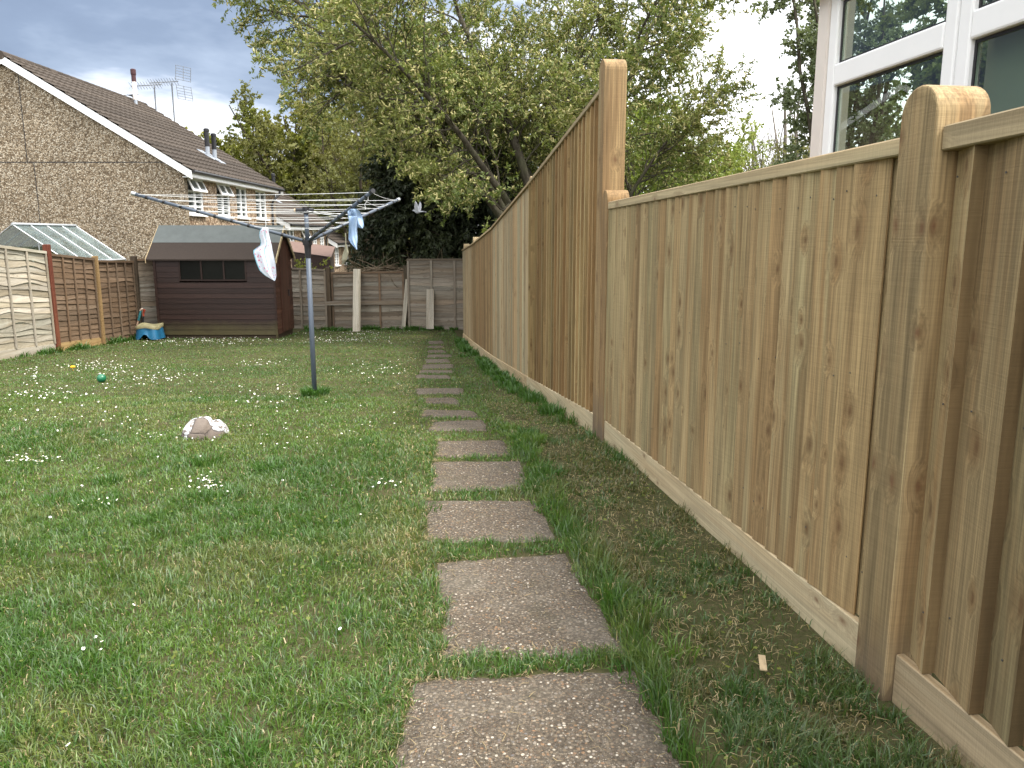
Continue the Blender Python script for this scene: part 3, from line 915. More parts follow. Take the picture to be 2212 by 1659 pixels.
# ------------------------------------------------------------------ brown shed
def build_shed():
    Yf = 17.55
    fl, fr = at(343, 690, Yf), at(600, 690, Yf + 0.05)
    x0, x1 = fl[0], fr[0]
    zg = float(gz((x0 + x1) / 2, Yf))
    zb = zg + 0.03
    ze = at(450, 553, Yf)[2]
    D = 1.35
    zr = at(450, 490, Yf + D / 2)[2]
    e = empty('garden_shed', ((x0 + x1) / 2, Yf + D / 2, zg), 'brown shiplap garden shed with felted roof and three dark panes', 'shed')
    # front cladding
    mb = MB()
    n = 15
    hz = (ze - zb - 0.06) / n
    wx0, wx1 = at(387, 590, Yf)[0], at(533, 590, Yf)[0]
    wz0, wz1 = at(460, 607, Yf)[2], at(460, 556, Yf)[2]
    for i in range(n):
        z = zb + 0.06 + i * hz
        segs = [(x0, x1)] if z + hz < wz0 + 0.01 or z > wz1 else [(x0, wx0), (wx1, x1)]
        sd_ = random.random()
        for a, b_ in segs:
            zt = z + hz
            c8 = [(a, Yf - 0.016, z), (b_, Yf - 0.016, z), (b_, Yf + 0.02, z), (a, Yf + 0.02, z), (a, Yf - 0.006, zt), (b_, Yf - 0.006, zt), (b_, Yf + 0.02, zt), (a, Yf + 0.02, zt)]
            hexa(mb, c8, (1, 0, 0), sd_)
    mb.build('front_wall', M['shed'], e)
    # gable end on the right, with boards, and the two hidden walls
    mb = MB()
    n2 = 18
    for i in range(n2):
        z = zb + 0.06 + i * hz
        if z > zr - 0.05:
            break
        k = max(0.0, (z + hz * 0.5 - ze) / (zr - ze))
        y0, y1 = Yf + 0.03 + k * D / 2, Yf + D - k * D / 2
        if z + hz * .5 > zr - 0.04:
            continue
        c8 = [(x1 - 0.02, y0, z), (x1 + 0.006, y0, z), (x1 + 0.006, y1, z), (x1 - 0.02, y1, z)]
        zt = z + hz
        hexa(mb, c8 + [(x1 - 0.02, y0, zt), (x1 - 0.004, y0, zt), (x1 - 0.004, y1, zt), (x1 - 0.02, y1, zt)], (0, 1, 0))
    mb.build('end_wall', M['shed_end'], e)
    mb = MB()
    abox(mb, x0, x1 - 0.03, Yf + D - 0.02, Yf + D, zb, ze, 0)
    abox(mb, x0, x0 + 0.02, Yf + 0.03, Yf + D - 0.03, zb, ze, 1)
    mb.build_each('back_wall', M['shed'], e)
    mb = MB()
    abox(mb, x0 - 0.02, x0 + 0.03, Yf - 0.03, Yf - 0.017, zb, ze, 2)
    abox(mb, x1 - 0.03, x1 + 0.012, Yf - 0.03, Yf - 0.017, zb, ze, 2)
    mb.build_each('corner_trim', M['shed'], e)
    # base bearers
    mb = MB()
    abox(mb, x0 + 0.03, x1 - 0.03, Yf + 0.03, Yf + D - 0.03, zg - 0.08, zb + 0.055, 0)
    mb.build('base', M['dark_post'], e)
    # door on the end
    mb = MB()
    dy0, dy1 = Yf + 0.36, Yf + 0.98
    for k in range(5):
        a = dy0 + (dy1 - dy0) * k / 5
        abox(mb, x1 + 0.008, x1 + 0.03, a, a + (dy1 - dy0) / 5 - 0.004, zb + 0.08, ze + 0.16, 2)
    d = mb.build('door', M['shed_end'], e)
    mb = MB()
    abox(mb, x1 + 0.031, x1 + 0.05, dy1 - 0.10, dy1 - 0.06, zb + 0.85, zb + 1.0, 2)
    mb.build('handle', M['black'], d)
    # window: frame with three panes
    mb = MB()
    ft = 0.035
    abox(mb, wx0, wx1, Yf - 0.022, Yf + 0.01, wz0, wz0 + ft, 0)
    abox(mb, wx0, wx1, Yf - 0.022, Yf + 0.01, wz1 - ft, wz1, 0)
    w3 = (wx1 - wx0) / 3
    for k in range(4):
        a = wx0 + k * w3 - (0 if k == 0 else ft if k == 3 else ft / 2)
        abox(mb, a, a + ft, Yf - 0.020, Yf + 0.008, wz0 + ft, wz1 - ft, 2)
    wf = mb.build('window', M['shed'], e)
    for k in range(3):
        mb = MB()
        abox(mb, wx0 + k * w3 + ft / 2 + 0.002, wx0 + (k + 1) * w3 - ft / 2 - 0.002, Yf - 0.004, Yf + 0.004, wz0 + ft + 0.001, wz1 - ft - 0.001)
        mb.build('pane', M['dark_glass'], wf)
    # roof: two slopes of dark felt, grey felt cap along the ridge
    ov, oe = 0.13, 0.10
    yr = Yf + D / 2
    def slope(mb, sgn, k0, k1, zoff, th, xx0, xx1):
        ya = yr + sgn * (D / 2 + oe) * k0
        yb = yr + sgn * (D / 2 + oe) * k1
        drop = (zr - ze) / (D / 2)
        za, zb_ = zr + zoff - drop * abs(ya - yr), zr + zoff - drop * abs(yb - yr)
        hexa(mb, [(xx0, ya, za - th), (xx1, ya, za - th), (xx1, yb, zb_ - th), (xx0, yb, zb_ - th), (xx0, ya, za), (xx1, ya, za), (xx1, yb, zb_), (xx0, yb, zb_)], (1, 0, 0))
    mb = MB()
    slope(mb, -1, 0, 1.0, 0.03, 0.03, x0 - ov, x1 + ov * 0.45)
    slope(mb, 1, 0, 1.0, 0.03, 0.03, x0 - ov, x1 + ov * 0.45)
    rf = mb.build('roof', M['felt_dark'], e)
    mb = MB()
    slope(mb, -1, 0, 0.52, 0.036, 0.005, x0 - ov - 0.004, x1 + ov * 0.45 + 0.004)
    slope(mb, 1, 0, 0.52, 0.036, 0.005, x0 - ov - 0.004, x1 + ov * 0.45 + 0.004)
    mb.build('ridge_felt', M['felt_grey'], rf)
    mb = MB()
    drop = (zr - ze) / (D / 2)
    for sgn, m_ in ((-1, 0), (1, 0)):
        for xx in (x1 + ov * 0.45 + 0.004, x0 - ov - 0.024):
            ya, yb = yr, yr + sgn * (D / 2 + oe)
            za, zb_ = zr + 0.03, zr + 0.03 - drop * (D / 2 + oe)
            hexa(mb, [(xx, ya, za - 0.09), (xx + 0.02, ya, za - 0.09), (xx + 0.02, yb, zb_ - 0.09), (xx, yb, zb_ - 0.09),
                      (xx, ya, za), (xx + 0.02, ya, za), (xx + 0.02, yb, zb_), (xx, yb, zb_)], (0, 1, -1))
    mb.build_each('barge_board', M['rail'], rf)
    return x0, x1, Yf, D


SHED = build_shed()

# ------------------------------------------------------------------ neighbour's second shed behind the back fence
def build_second_shed():
    Y0 = 24.0
    a, b_ = at(627, 522, Y0 + 1.2), at(724, 534, Y0 + 1.2)
    c, d = at(629, 543, Y0), at(716, 555, Y0)
    zg = float(gz(-6, Y0))
    e = empty('lean_to_shed', (0.5 * (a[0] + b_[0]), Y0 + 0.6, zg), 'dark brown neighbouring shed with ribbed roof behind the back fence', 'shed')
    mb = MB()
    n = 9
    th = np.array([0, 0, -0.03])
    for i in range(n):
        t0, t1 = i / n, (i + 1) / n
        q = lambda u_, v_: (c * (1 - u_) + d * u_) * (1 - v_) + (a * (1 - u_) + b_ * u_) * v_
        p0, p1, p2, p3 = q(0, t0), q(1, t0), q(1, t1), q(0, t1)
        up = np.array([0, 0, 0.035])
        # each rib: front face low to high, then a flat
        m0, m1 = q(0, t0 + 0.45 / n), q(1, t0 + 0.45 / n)
        mb.add([p0, p1, m1 + up, m0 + up, p2 + up * 0.2, p3 + up * 0.2], [(0, 1, 2, 3), (3, 2, 4, 5)], seed_wc(p0, 6), random.random())
    mb.build('roof', plain('ribbed_brown_roof', (0.16, 0.105, 0.085), 0.7, var=0.25, scale=5), e)
    mb = MB()
    w0, w1 = c + [0, 0.05, -0.02], d + [-0.05, 0.05, -0.02]
    w3, w2 = a + [0, 0, -0.05], b_ + [-0.05, 0, -0.05]
    bot = lambda p: np.array([p[0], p[1], zg - 0.1])
    hexa(mb, [bot(w0), bot(w1), bot(w2), bot(w3), w0, w1, w2, w3], (1, 0, 0))
    mb.build('wall', M['shed'], e)


def seed_wc(p, n):
    return [(p[0] + i * 0.1, p[1], p[2]) for i in range(n)]


build_second_shed()

# ------------------------------------------------------------------ terrace of three houses
def build_house(label, Xw, Y0, Y1, zeave, half, rise, Xg, wins, zgr, flues, pipe=True, gutter_far=True):
    """ridge runs along Y; the windowed wall faces +X at Xw; the near gable stands at Y0"""
    xr = Xw - half
    zr = zeave + rise
    e = empty('terrace_house', (Xw - half / 2, (Y0 + Y1) / 2, zgr), label, 'house', 'houses of the stepped terrace')
    T = 0.25
    # gable wall as a prism with a joint grooved across at eave height and an upright joint
    mb = MB()
    def gable(mb, ya, yb):
        pts = [(xr - half, zgr - 0.3), (Xw, zgr - 0.3), (Xw, zeave), (xr, zr - 0.05), (xr - half, zeave)]
        n = len(pts)
        vs = [(x, ya, z) for x, z in pts] + [(x, yb, z) for x, z in pts]
        mb.add(vs, [tuple(range(n)), tuple(range(n, 2 * n))[::-1]] + [(i, n + i, n + (i + 1) % n, (i + 1) % n) for i in range(n)])
    gable(mb, Y0, Y0 + T)
    gable(mb, Y1 - T, Y1)
    gw = mb.build_each('gable_wall', M['gable'], e)[0]
    mb = MB()
    zj = zeave + 0.06
    abox(mb, xr - half, Xw - 0.1, Y0 - 0.004, Y0 - 0.0005, zj - 0.012, zj + 0.012)
    abox(mb, Xw - 4.62, Xw - 4.60, Y0 - 0.0045, Y0 - 0.0006, zgr, zj - 0.02)
    abox(mb, xr + 0.38, xr + 0.40, Y0 - 0.0045, Y0 - 0.0006, zj + 0.02, zr - 0.5)
    mb.build_each('panel_joint', M['black'], gw)
    # long wall with window openings
    mb = MB()
    ws_ = sorted(wins)
    wz0, wz1 = min(w[2] for w in ws_), max(w[3] for w in ws_)
    ys = [Y0 + T] + [v for w in ws_ for v in (w[0], w[1])] + [Y1 - T]
    for k in range(0, len(ys), 2):
        abox(mb, Xw - T, Xw - 0.001, ys[k], ys[k + 1], wz0, wz1)
    abox(mb, Xw - T, Xw - 0.001, Y0 + T, Y1 - T, zgr - 0.3, wz0)
    abox(mb, Xw - T, Xw - 0.001, Y0 + T, Y1 - T, wz1, zeave)
    mb.build('long_wall', M['sidewall'], e)
    mb = MB()
    abox(mb, xr - half, xr - half + T, Y0 + T, Y1 - T, zgr - 0.3, zeave)
    mb.build('long_wall', M['sidewall'], e)
    for (a, b_, za, zb_, kind) in ws_:
        build_window(e, Xw, a, b_, za, zb_, kind)
    # roof: courses of tiles
    ov, ey = 0.36, 0.16
    sl = rise / half
    for sgn in (1, -1):
        ncourse = int((half + ov) * math.hypot(1, sl) / 0.345)
        per = 2
        ntile = int((Y1 - Y0 + 2 * ey) / 0.33)
        yy = np.linspace(Y0 - ey, Y1 + ey, ntile * per + 1)
        prof = np.where(np.arange(len(yy)) % per == 0, 0.0, 0.035)
        mb = MB()
        for cidx in range(ncourse):
            k0, k1 = cidx / ncourse, (cidx + 1) / ncourse
            xa, xb = xr + sgn * (half + ov) * k0, xr + sgn * (half + ov) * k1
            za, zb_ = zr - sl * (half + ov) * k0, zr - sl * (half + ov) * k1
            n = len(yy)
            j = np.array([random.uniform(-0.006, 0.006) for _ in range(n)])
            vs = [(xa, y, za + p + 0.004) for y, p in zip(yy, prof)] + [(xb, y, zb_ + p + 0.055 + q) for y, p, q in zip(yy, prof, j)] + [(xb, y, zb_ + p) for y, p in zip(yy, prof)]
            fs = [(i, i + 1, n + i + 1, n + i) for i in range(n - 1)] + [(n + i, n + i + 1, 2 * n + i + 1, 2 * n + i) for i in range(n - 1)]
            if sgn > 0:
                fs = [f[::-1] for f in fs]
            mb.add(vs, fs, None, random.random())
        rf = mb.build('roof_slope', M['tiles'], e)
        if sgn > 0:
            front = rf
    mb = MB()
    for i in range(int((Y1 - Y0 + 2 * ey) / 0.42)):
        y = Y0 - ey + i * 0.42
        tube(mb, [(xr, y, zr - 0.03), (xr, y + 0.415, zr - 0.01)], [0.13, 0.12], 10, seed=random.random())
    mb.build('ridge_tiles', M['tiles'], front)
    # white barge boards and fascia, gutter, soffit
    mb = MB()
    for yb in (Y0 - ey + 0.02, Y1 + ey - 0.05):
        for sgn in (1, -1):
            xa, xb = xr, xr + sgn * (half + ov - 0.05)
            za, zb_ = zr - 0.02, zr - 0.02 - sl * (half + ov - 0.05)
            hexa(mb, [(xa, yb, za - 0.25), (xb, yb, zb_ - 0.25), (xb, yb + 0.03, zb_ - 0.25), (xa, yb + 0.03, za - 0.25),
                      (xa, yb, za), (xb, yb, zb_), (xb, yb + 0.03, zb_), (xa, yb + 0.03, za)], (1, 0, -sl))
    mb.build_each('barge_board', M['white'], e)
    xe_, ze_ = Xw + ov - 0.06, zeave - sl * (ov - 0.06)
    mb = MB()
    abox(mb, xe_ - 0.03, xe_, Y0 - ey + 0.06, Y1 + ey - 0.06, ze_ - 0.21, ze_ - 0.01)
    abox(mb, Xw + 0.002, xe_ - 0.031, Y0 - ey + 0.06, Y1 + ey - 0.06, ze_ - 0.21, ze_ - 0.19)
    mb.build('fascia', M['white'], e)
    mb = MB()
    tube(mb, [(xe_ + 0.055, Y0 - ey + 0.05, ze_ - 0.035), (xe_ + 0.055, Y1 + ey - 0.05, ze_ - 0.06)], 0.055, 8)
    mb.build('gutter', M['black'], e)
    if pipe:
        mb = MB()
        yq = Y1 - 0.75
        tube(mb, [(xe_ + 0.05, yq + 0.3, ze_ - 0.08), (xe_ + 0.03, yq + 0.25, ze_ - 0.25), (Xw + 0.12, yq, ze_ - 0.55), (Xw + 0.07, yq, ze_ - 0.7), (Xw + 0.07, yq, zgr)], 0.045, 8)
        mb.build('drainpipe', M['black'], e)
    for (y, k, h, hb, kind) in flues:
        x = xr + (half + ov) * k
        z = zr - sl * (half + ov) * k
        mb = MB()
        if kind == 'clay':
            lathe(mb, (x, y, z - 0.1), [(0.07, 0), (0.07, 0.28)], 10)
            f = mb.build('flue', M['flue_grey'], e)
            mb = MB()
            lathe(mb, (x, y, z + 0.18), [(0.085, 0), (0.085, h * 0.55), (0.08, h * 0.6)], 10)
            mb.build('sleeve', M['cream'], f)
            mb = MB()
            lathe(mb, (x, y, z + 0.18 + h * 0.6), [(0.09, 0), (0.085, h * 0.2), (0.105, h * 0.25), (0.105, h * 0.4), (0.07, h * 0.42)], 10)
            mb.build('cap', plain('dark_clay', (0.06, 0.025, 0.028), 0.7), f)
        else:
            lathe(mb, (x, y, z - 0.1), [(0.08, 0), (0.08, 0.12 + hb)], 10)
            f = mb.build('flue', M['flue_grey'], e)
            mb = MB()
            lathe(mb, (x, y, z + hb + 0.02), [(0.09, 0), (0.09, h * 0.8), (0.105, h * 0.82), (0.105, h * 0.95), (0.05, h)], 10)
            mb.build('cap', M['black'], f)
            mb = MB()
            hexa(mb, [(x - 0.3, y - 0.28, z + 0.3 * sl + 0.05), (x + 0.32, y - 0.28, z - 0.32 * sl + 0.05), (x + 0.32, y + 0.28, z - 0.32 * sl + 0.05), (x - 0.3, y + 0.28, z + 0.3 * sl + 0.05),
                      (x - 0.3, y - 0.28, z + 0.3 * sl + 0.075), (x + 0.32, y - 0.28, z - 0.32 * sl + 0.075), (x + 0.32, y + 0.28, z - 0.32 * sl + 0.075), (x - 0.3, y + 0.28, z + 0.3 * sl + 0.075)], (1, 0, 0))
            mb.build('flashing', M['flue_grey'], f)
    return xr, zr


def build_window(e, Xw, a, b_, za, zb_, kind):
    """white casement in the +X wall; kind 'open' has top lights tilted out"""
    mb = MB()
    x0, x1 = Xw - 0.12, Xw - 0.03
    f = 0.07
    abox(mb, x0, x1, a, b_, za, za + f)
    abox(mb, x0, x1, a, b_, zb_ - f, zb_)
    abox(mb, x0, x1, a, a + f, za + f, zb_ - f)
    abox(mb, x0, x1, b_ - f, b_, za + f, zb_ - f)
    my = 0.5 * (a + b_)
    abox(mb, x0, x1, my - 0.04, my + 0.04, za + f, zb_ - f)
    tz = zb_ - (zb_ - za) * 0.36
    if kind != 'tall':
        for ya, yb in ((a + f, my - 0.04), (my + 0.04, b_ - f)):
            if kind == 'open' or kind == 'light':
                abox(mb, x0, x1 - 0.002, ya, yb, tz - 0.035, tz + 0.035)
    for zz in (0.25, 0.5, 0.75):                      # glazing bars
        z = za + f + (tz - za - f) * zz
        abox(mb, x1 - 0.06, x1 - 0.012, a + f, my - 0.04, z - 0.012, z + 0.012)
        abox(mb, x1 - 0.06, x1 - 0.012, my + 0.04, b_ - f, z - 0.012, z + 0.012)
    w = mb.build('window', M['white'], e)
    mb = MB()
    abox(mb, x0 + 0.03, x0 + 0.04, a + f + 0.001, b_ - f - 0.001, za + f + 0.001, zb_ - f - 0.001)
    mb.build('pane', M['house_glass'], w)
    mb = MB()
    abox(mb, Xw - 0.028, Xw + 0.10, a - 0.05, b_ + 0.05, za - 0.06, za - 0.002)
    mb.build('sill', M['white'], w)
    mb = MB()
    for (ya, yb) in ((a + 0.03, a + 0.26), (b_ - 0.26, b_ - 0.03)):
        abox(mb, x0 - 0.10, x0 - 0.06, ya, yb, za + 0.05, zb_ - 0.05)
    mb.build_each('curtain', M['cream'], w)
    if kind == 'open':
        mb = MB()
        sw = 0.42
        for ya, yb in ((a + 0.05, my - 0.01), (my + 0.01, b_ - 0.05)):
            hgt = zb_ - tz - 0.03
            top = np.array([Xw - 0.028, ya, zb_ - 0.03])
            dv = np.array([math.sin(sw), 0, -math.cos(sw)]) * (hgt + 0.05)
            nv = np.array([math.cos(sw), 0, math.sin(sw)]) * 0.05
            ev = np.array([0, yb - ya, 0])
            t = 0.06 / np.linalg.norm(dv)
            box(mb, top, ev, nv, dv * t)
            box(mb, top + dv * (1 - t), ev, nv, dv * t)
            box(mb, top + dv * t, np.array([0, 0.05, 0]), nv, dv * (1 - 2 * t))
            box(mb, top + dv * t + ev - np.array([0, 0.05, 0]), np.array([0, 0.05, 0]), nv, dv * (1 - 2 * t))
        mb.build('top_light', M['white'], w)
        mb = MB()
        for ya, yb in ((a + 0.05, my - 0.01), (my + 0.01, b_ - 0.05)):
            top = np.array([Xw - 0.028, ya + 0.05, zb_ - 0.03]) + np.array([math.cos(sw), 0, math.sin(sw)]) * 0.02 + dv * t
            box(mb, top, np.array([0, yb - ya - 0.1, 0]), np.array([math.cos(sw), 0, math.sin(sw)]) * 0.008, dv * (1 - 2 * t))
        mb.build_each('top_pane', M['house_glass'], w)


HX = -10.2
XR, ZR = build_house('nearest terrace house with pebbled gable and four upper windows', HX, 25.5, 35.2, 3.50, 5.2, 3.2, None,
            [(25.75, 27.0, 2.0, 3.12, 'open'), (28.25, 29.55, 2.0, 3.12, 'open'), (30.25, 31.45, 2.0, 3.12, 'tall'), (32.5, 33.9, 2.0, 3.12, 'light')],
            -1.35, [(33.4, 0.06, 1.15, 0.2, 'clay'), (30.9, 0.72, 0.66, 0.35, 'metal'), (31.3, 0.74, 0.60, 0.35, 'metal')])
build_house('second terrace house stepped lower beyond the drainpipe', HX, 36.3, 44.9, 2.02, 5.0, 3.0, None,
            [(36.75, 38.0, 0.55, 1.62, 'light'), (39.2, 40.6, 0.55, 1.62, 'open'), (41.4, 42.4, 0.55, 1.62, 'tall'), (43.0, 44.0, 0.55, 1.62, 'light')],
            -2.2, [(41.2, 0.6, 0.8, 0.5, 'metal')])
build_house('third terrace house lowest and farthest behind the clothes dryer', HX, 45.9, 54.5, 1.10, 5.0, 3.0, None,
            [(46.4, 47.6, -0.35, 0.72, 'light'), (49.0, 50.4, -0.35, 0.72, 'light'), (52.0, 53.2, -0.35, 0.72, 'tall')], -3.0, [])

# aerials on the ridge
def aerial(label, base, h, L, grid, name='tv_aerial'):
    e = empty(name, base, label, 'aerial', 'tv aerials on the ridge')
    b_ = np.array(base, float)
    mb = MB()
    tube(mb, [b_ - [0, 0, 0.2], b_ + [0, 0, h]], 0.028, 6)
    mb.build('mast', M['aerial'], e)
    t = b_ + [0, 0, h]
    mb = MB()
    tube(mb, [t + [-L * 0.75, 0.1, 0.03], t + [L * 0.25, -0.1, 0.06]], 0.018, 5)
    for i in range(11):
        k = i / 10
        p = t + np.array([-L * 0.75 + L * 0.95 * k, 0.1 - 0.2 * k, 0.03 + 0.03 * k])
        s = 0.13
        tube(mb, [p + [0.03, 0.14, s], p - [0.03, 0.14, s]], 0.009, 4)
        tube(mb, [p + [0.03, 0.14, -s], p - [0.03, 0.14, -s]], 0.009, 4)
    mb.build('boom', M['aerial'], e)
    if grid:
        mb = MB()
        for sg in (1, -1):
            for i in range(6):
                k = i / 5
                a = t + np.array([0.32 + 0.05 * k, -0.35, 0.12 * sg + sg * 0.55 * k])
                tube(mb, [a + [-0.1 * k * 0, 0, 0], a + [0.35, 0.7, 0]], 0.009, 4)
            for k in (0, 0.5, 1):
                a = t + np.array([0.32 + 0.35 * k, -0.35 + 0.7 * k, 0.1 * sg])
                tube(mb, [a, a + [0.05, 0, 0.58 * sg]], 0.012, 4)
        mb.build('reflector', M['aerial'], e)
    return e


p1 = at(337, 236, 35.0)
p2 = at(377, 262, 35.6)
aerial('left tv aerial with a long toothed boom on the house ridge', (p1[0], p1[1], p1[2] - 0.3), at(337, 187, 35.0)[2] - p1[2] + 0.3, 1.35, False)
aerial('right tv aerial with a grid reflector standing higher on the ridge', (p2[0], p2[1], p2[2] - 0.5), at(375, 180, 35.6)[2] - p2[2] + 0.5, 1.3, True)

# ------------------------------------------------------------------ greenhouse beyond the left fence
def build_greenhouse():
    Y0, Y1 = 19.4, 22.2
    ap = at(27, 485, Y0)
    xa, zr = ap[0], ap[2]
    hw, drop = 1.28, 0.90
    ze = zr - drop
    zg = float(gz(xa, Y0))
    e = empty('greenhouse', (xa, (Y0 + Y1) / 2, zg), 'aluminium greenhouse with dusty glass roof beside the pebbled gable', 'greenhouse')
    mb = MB()
    r_ = 0.022
    for y in (Y0, Y1):
        tube(mb, [(xa - hw, y, zg), (xa - hw, y, ze), (xa, y, zr), (xa + hw, y, ze), (xa + hw, y, zg)], r_, 4)
        tube(mb, [(xa - hw, y, ze), (xa + hw, y, ze)], r_, 4)
        for k in (-0.45, 0.45):
            tube(mb, [(xa + k * hw, y, zg), (xa + k * hw, y, ze + drop * (1 - abs(k)))], r_ * 0.8, 4)
    n = 5
    for i in range(n):
        y = Y0 + (Y1 - Y0) * i / (n - 1)
        for sg in (1, -1):
            tube(mb, [(xa, y, zr), (xa + sg * hw, y, ze)], r_ * 0.7, 4)
            tube(mb, [(xa + sg * hw, y, ze), (xa + sg * hw, y, zg)], r_ * 0.7, 4)
    for sg in (1, -1):
        tube(mb, [(xa + sg * hw, Y0, ze), (xa + sg * hw, Y1, ze)], r_ * 1.3, 4)
    tube(mb, [(xa, Y0 - 0.02, zr + 0.01), (xa, Y1 + 0.02, zr + 0.01)], r_ * 1.7, 4)
    tube(mb, [(xa + 0.1, Y0 + 0.05, ze + 0.25), (xa + 0.7 * hw, Y0 + 0.05, ze - 0.4)], 0.012, 4)
    mb.build('frame', M['alu'], e)
    for sg in (1, -1):
        mb = MB()
        for i in range(n - 1):
            ya, yb = Y0 + (Y1 - Y0) * i / (n - 1) + 0.012, Y0 + (Y1 - Y0) * (i + 1) / (n - 1) - 0.012
            o = 0.02
            box(mb, (xa, ya, zr - o), (sg * hw, 0, -drop), (0, yb - ya, 0), (0, 0, 0.005))
        mb.build_each('roof_glass', M['dirty_glass'], e)
        mb = MB()
        abox(mb, xa + sg * hw - 0.004, xa + sg * hw + 0.001, Y0 + 0.03, Y1 - 0.03, zg, ze - 0.03)
        mb.build('side_glass', M['dirty_glass'], e)
    mb = MB()
    for y in (Y0, Y1):
        v = [(xa - hw + .03, y - 0.002, zg), (xa + hw - .03, y - 0.002, zg), (xa + hw - .03, y - 0.002, ze), (xa, y - 0.002, zr - 0.03), (xa - hw + .03, y - 0.002, ze)]
        v2 = [(a, b_ + 0.004, c) for a, b_, c in v]
        mb.add(v + v2, [(0, 1, 2, 3, 4), (9, 8, 7, 6, 5)] + [(i, i + 5, (i + 1) % 5 + 5, (i + 1) % 5) for i in range(5)])
    mb.build_each('end_glass', M['glass'], e)
    # pots on a shelf inside, seen through the glass
    for k, (dx, dz, rr, hh_, m_) in enumerate(((0.62, -0.02, 0.10, 0.28, (0.40, 0.14, 0.07)), (0.95, -0.08, 0.15, 0.26, (0.02, 0.02, 0.025)))):
        mb = MB()
        zt = ze - 0.12 + dz
        lathe(mb, (xa + dx, Y0 + 0.5, zt - hh_ + 0.1), [(rr * 0.7, 0), (rr, hh_), (rr * 1.1, hh_), (rr * 1.1, hh_ + 0.04), (rr * 0.95, hh_ + 0.04)], 14)
        o = mb.build('plant_pot', plain('pot_colour_%d' % k, m_, 0.6))
        tag(o, ['terracotta pot standing inside the greenhouse', 'black pot standing inside the greenhouse under the roof slope'][k], 'pot')
    mb = MB()
    abox(mb, xa + 0.35, xa + hw - 0.06, Y0 + 0.25, Y0 + 2.4, ze - 0.46, ze - 0.42)
    for yy_ in (Y0 + 0.3, Y0 + 2.3):
        abox(mb, xa + 0.4, xa + 0.44, yy_, yy_ + 0.04, zg, ze - 0.461)
        abox(mb, xa + hw - 0.12, xa + hw - 0.08, yy_, yy_ + 0.04, zg, ze - 0.461)
    tag(mb.build('staging_bench', M['grey_wood']), 'slim staging bench inside the greenhouse carrying the pots', 'bench')


build_greenhouse()

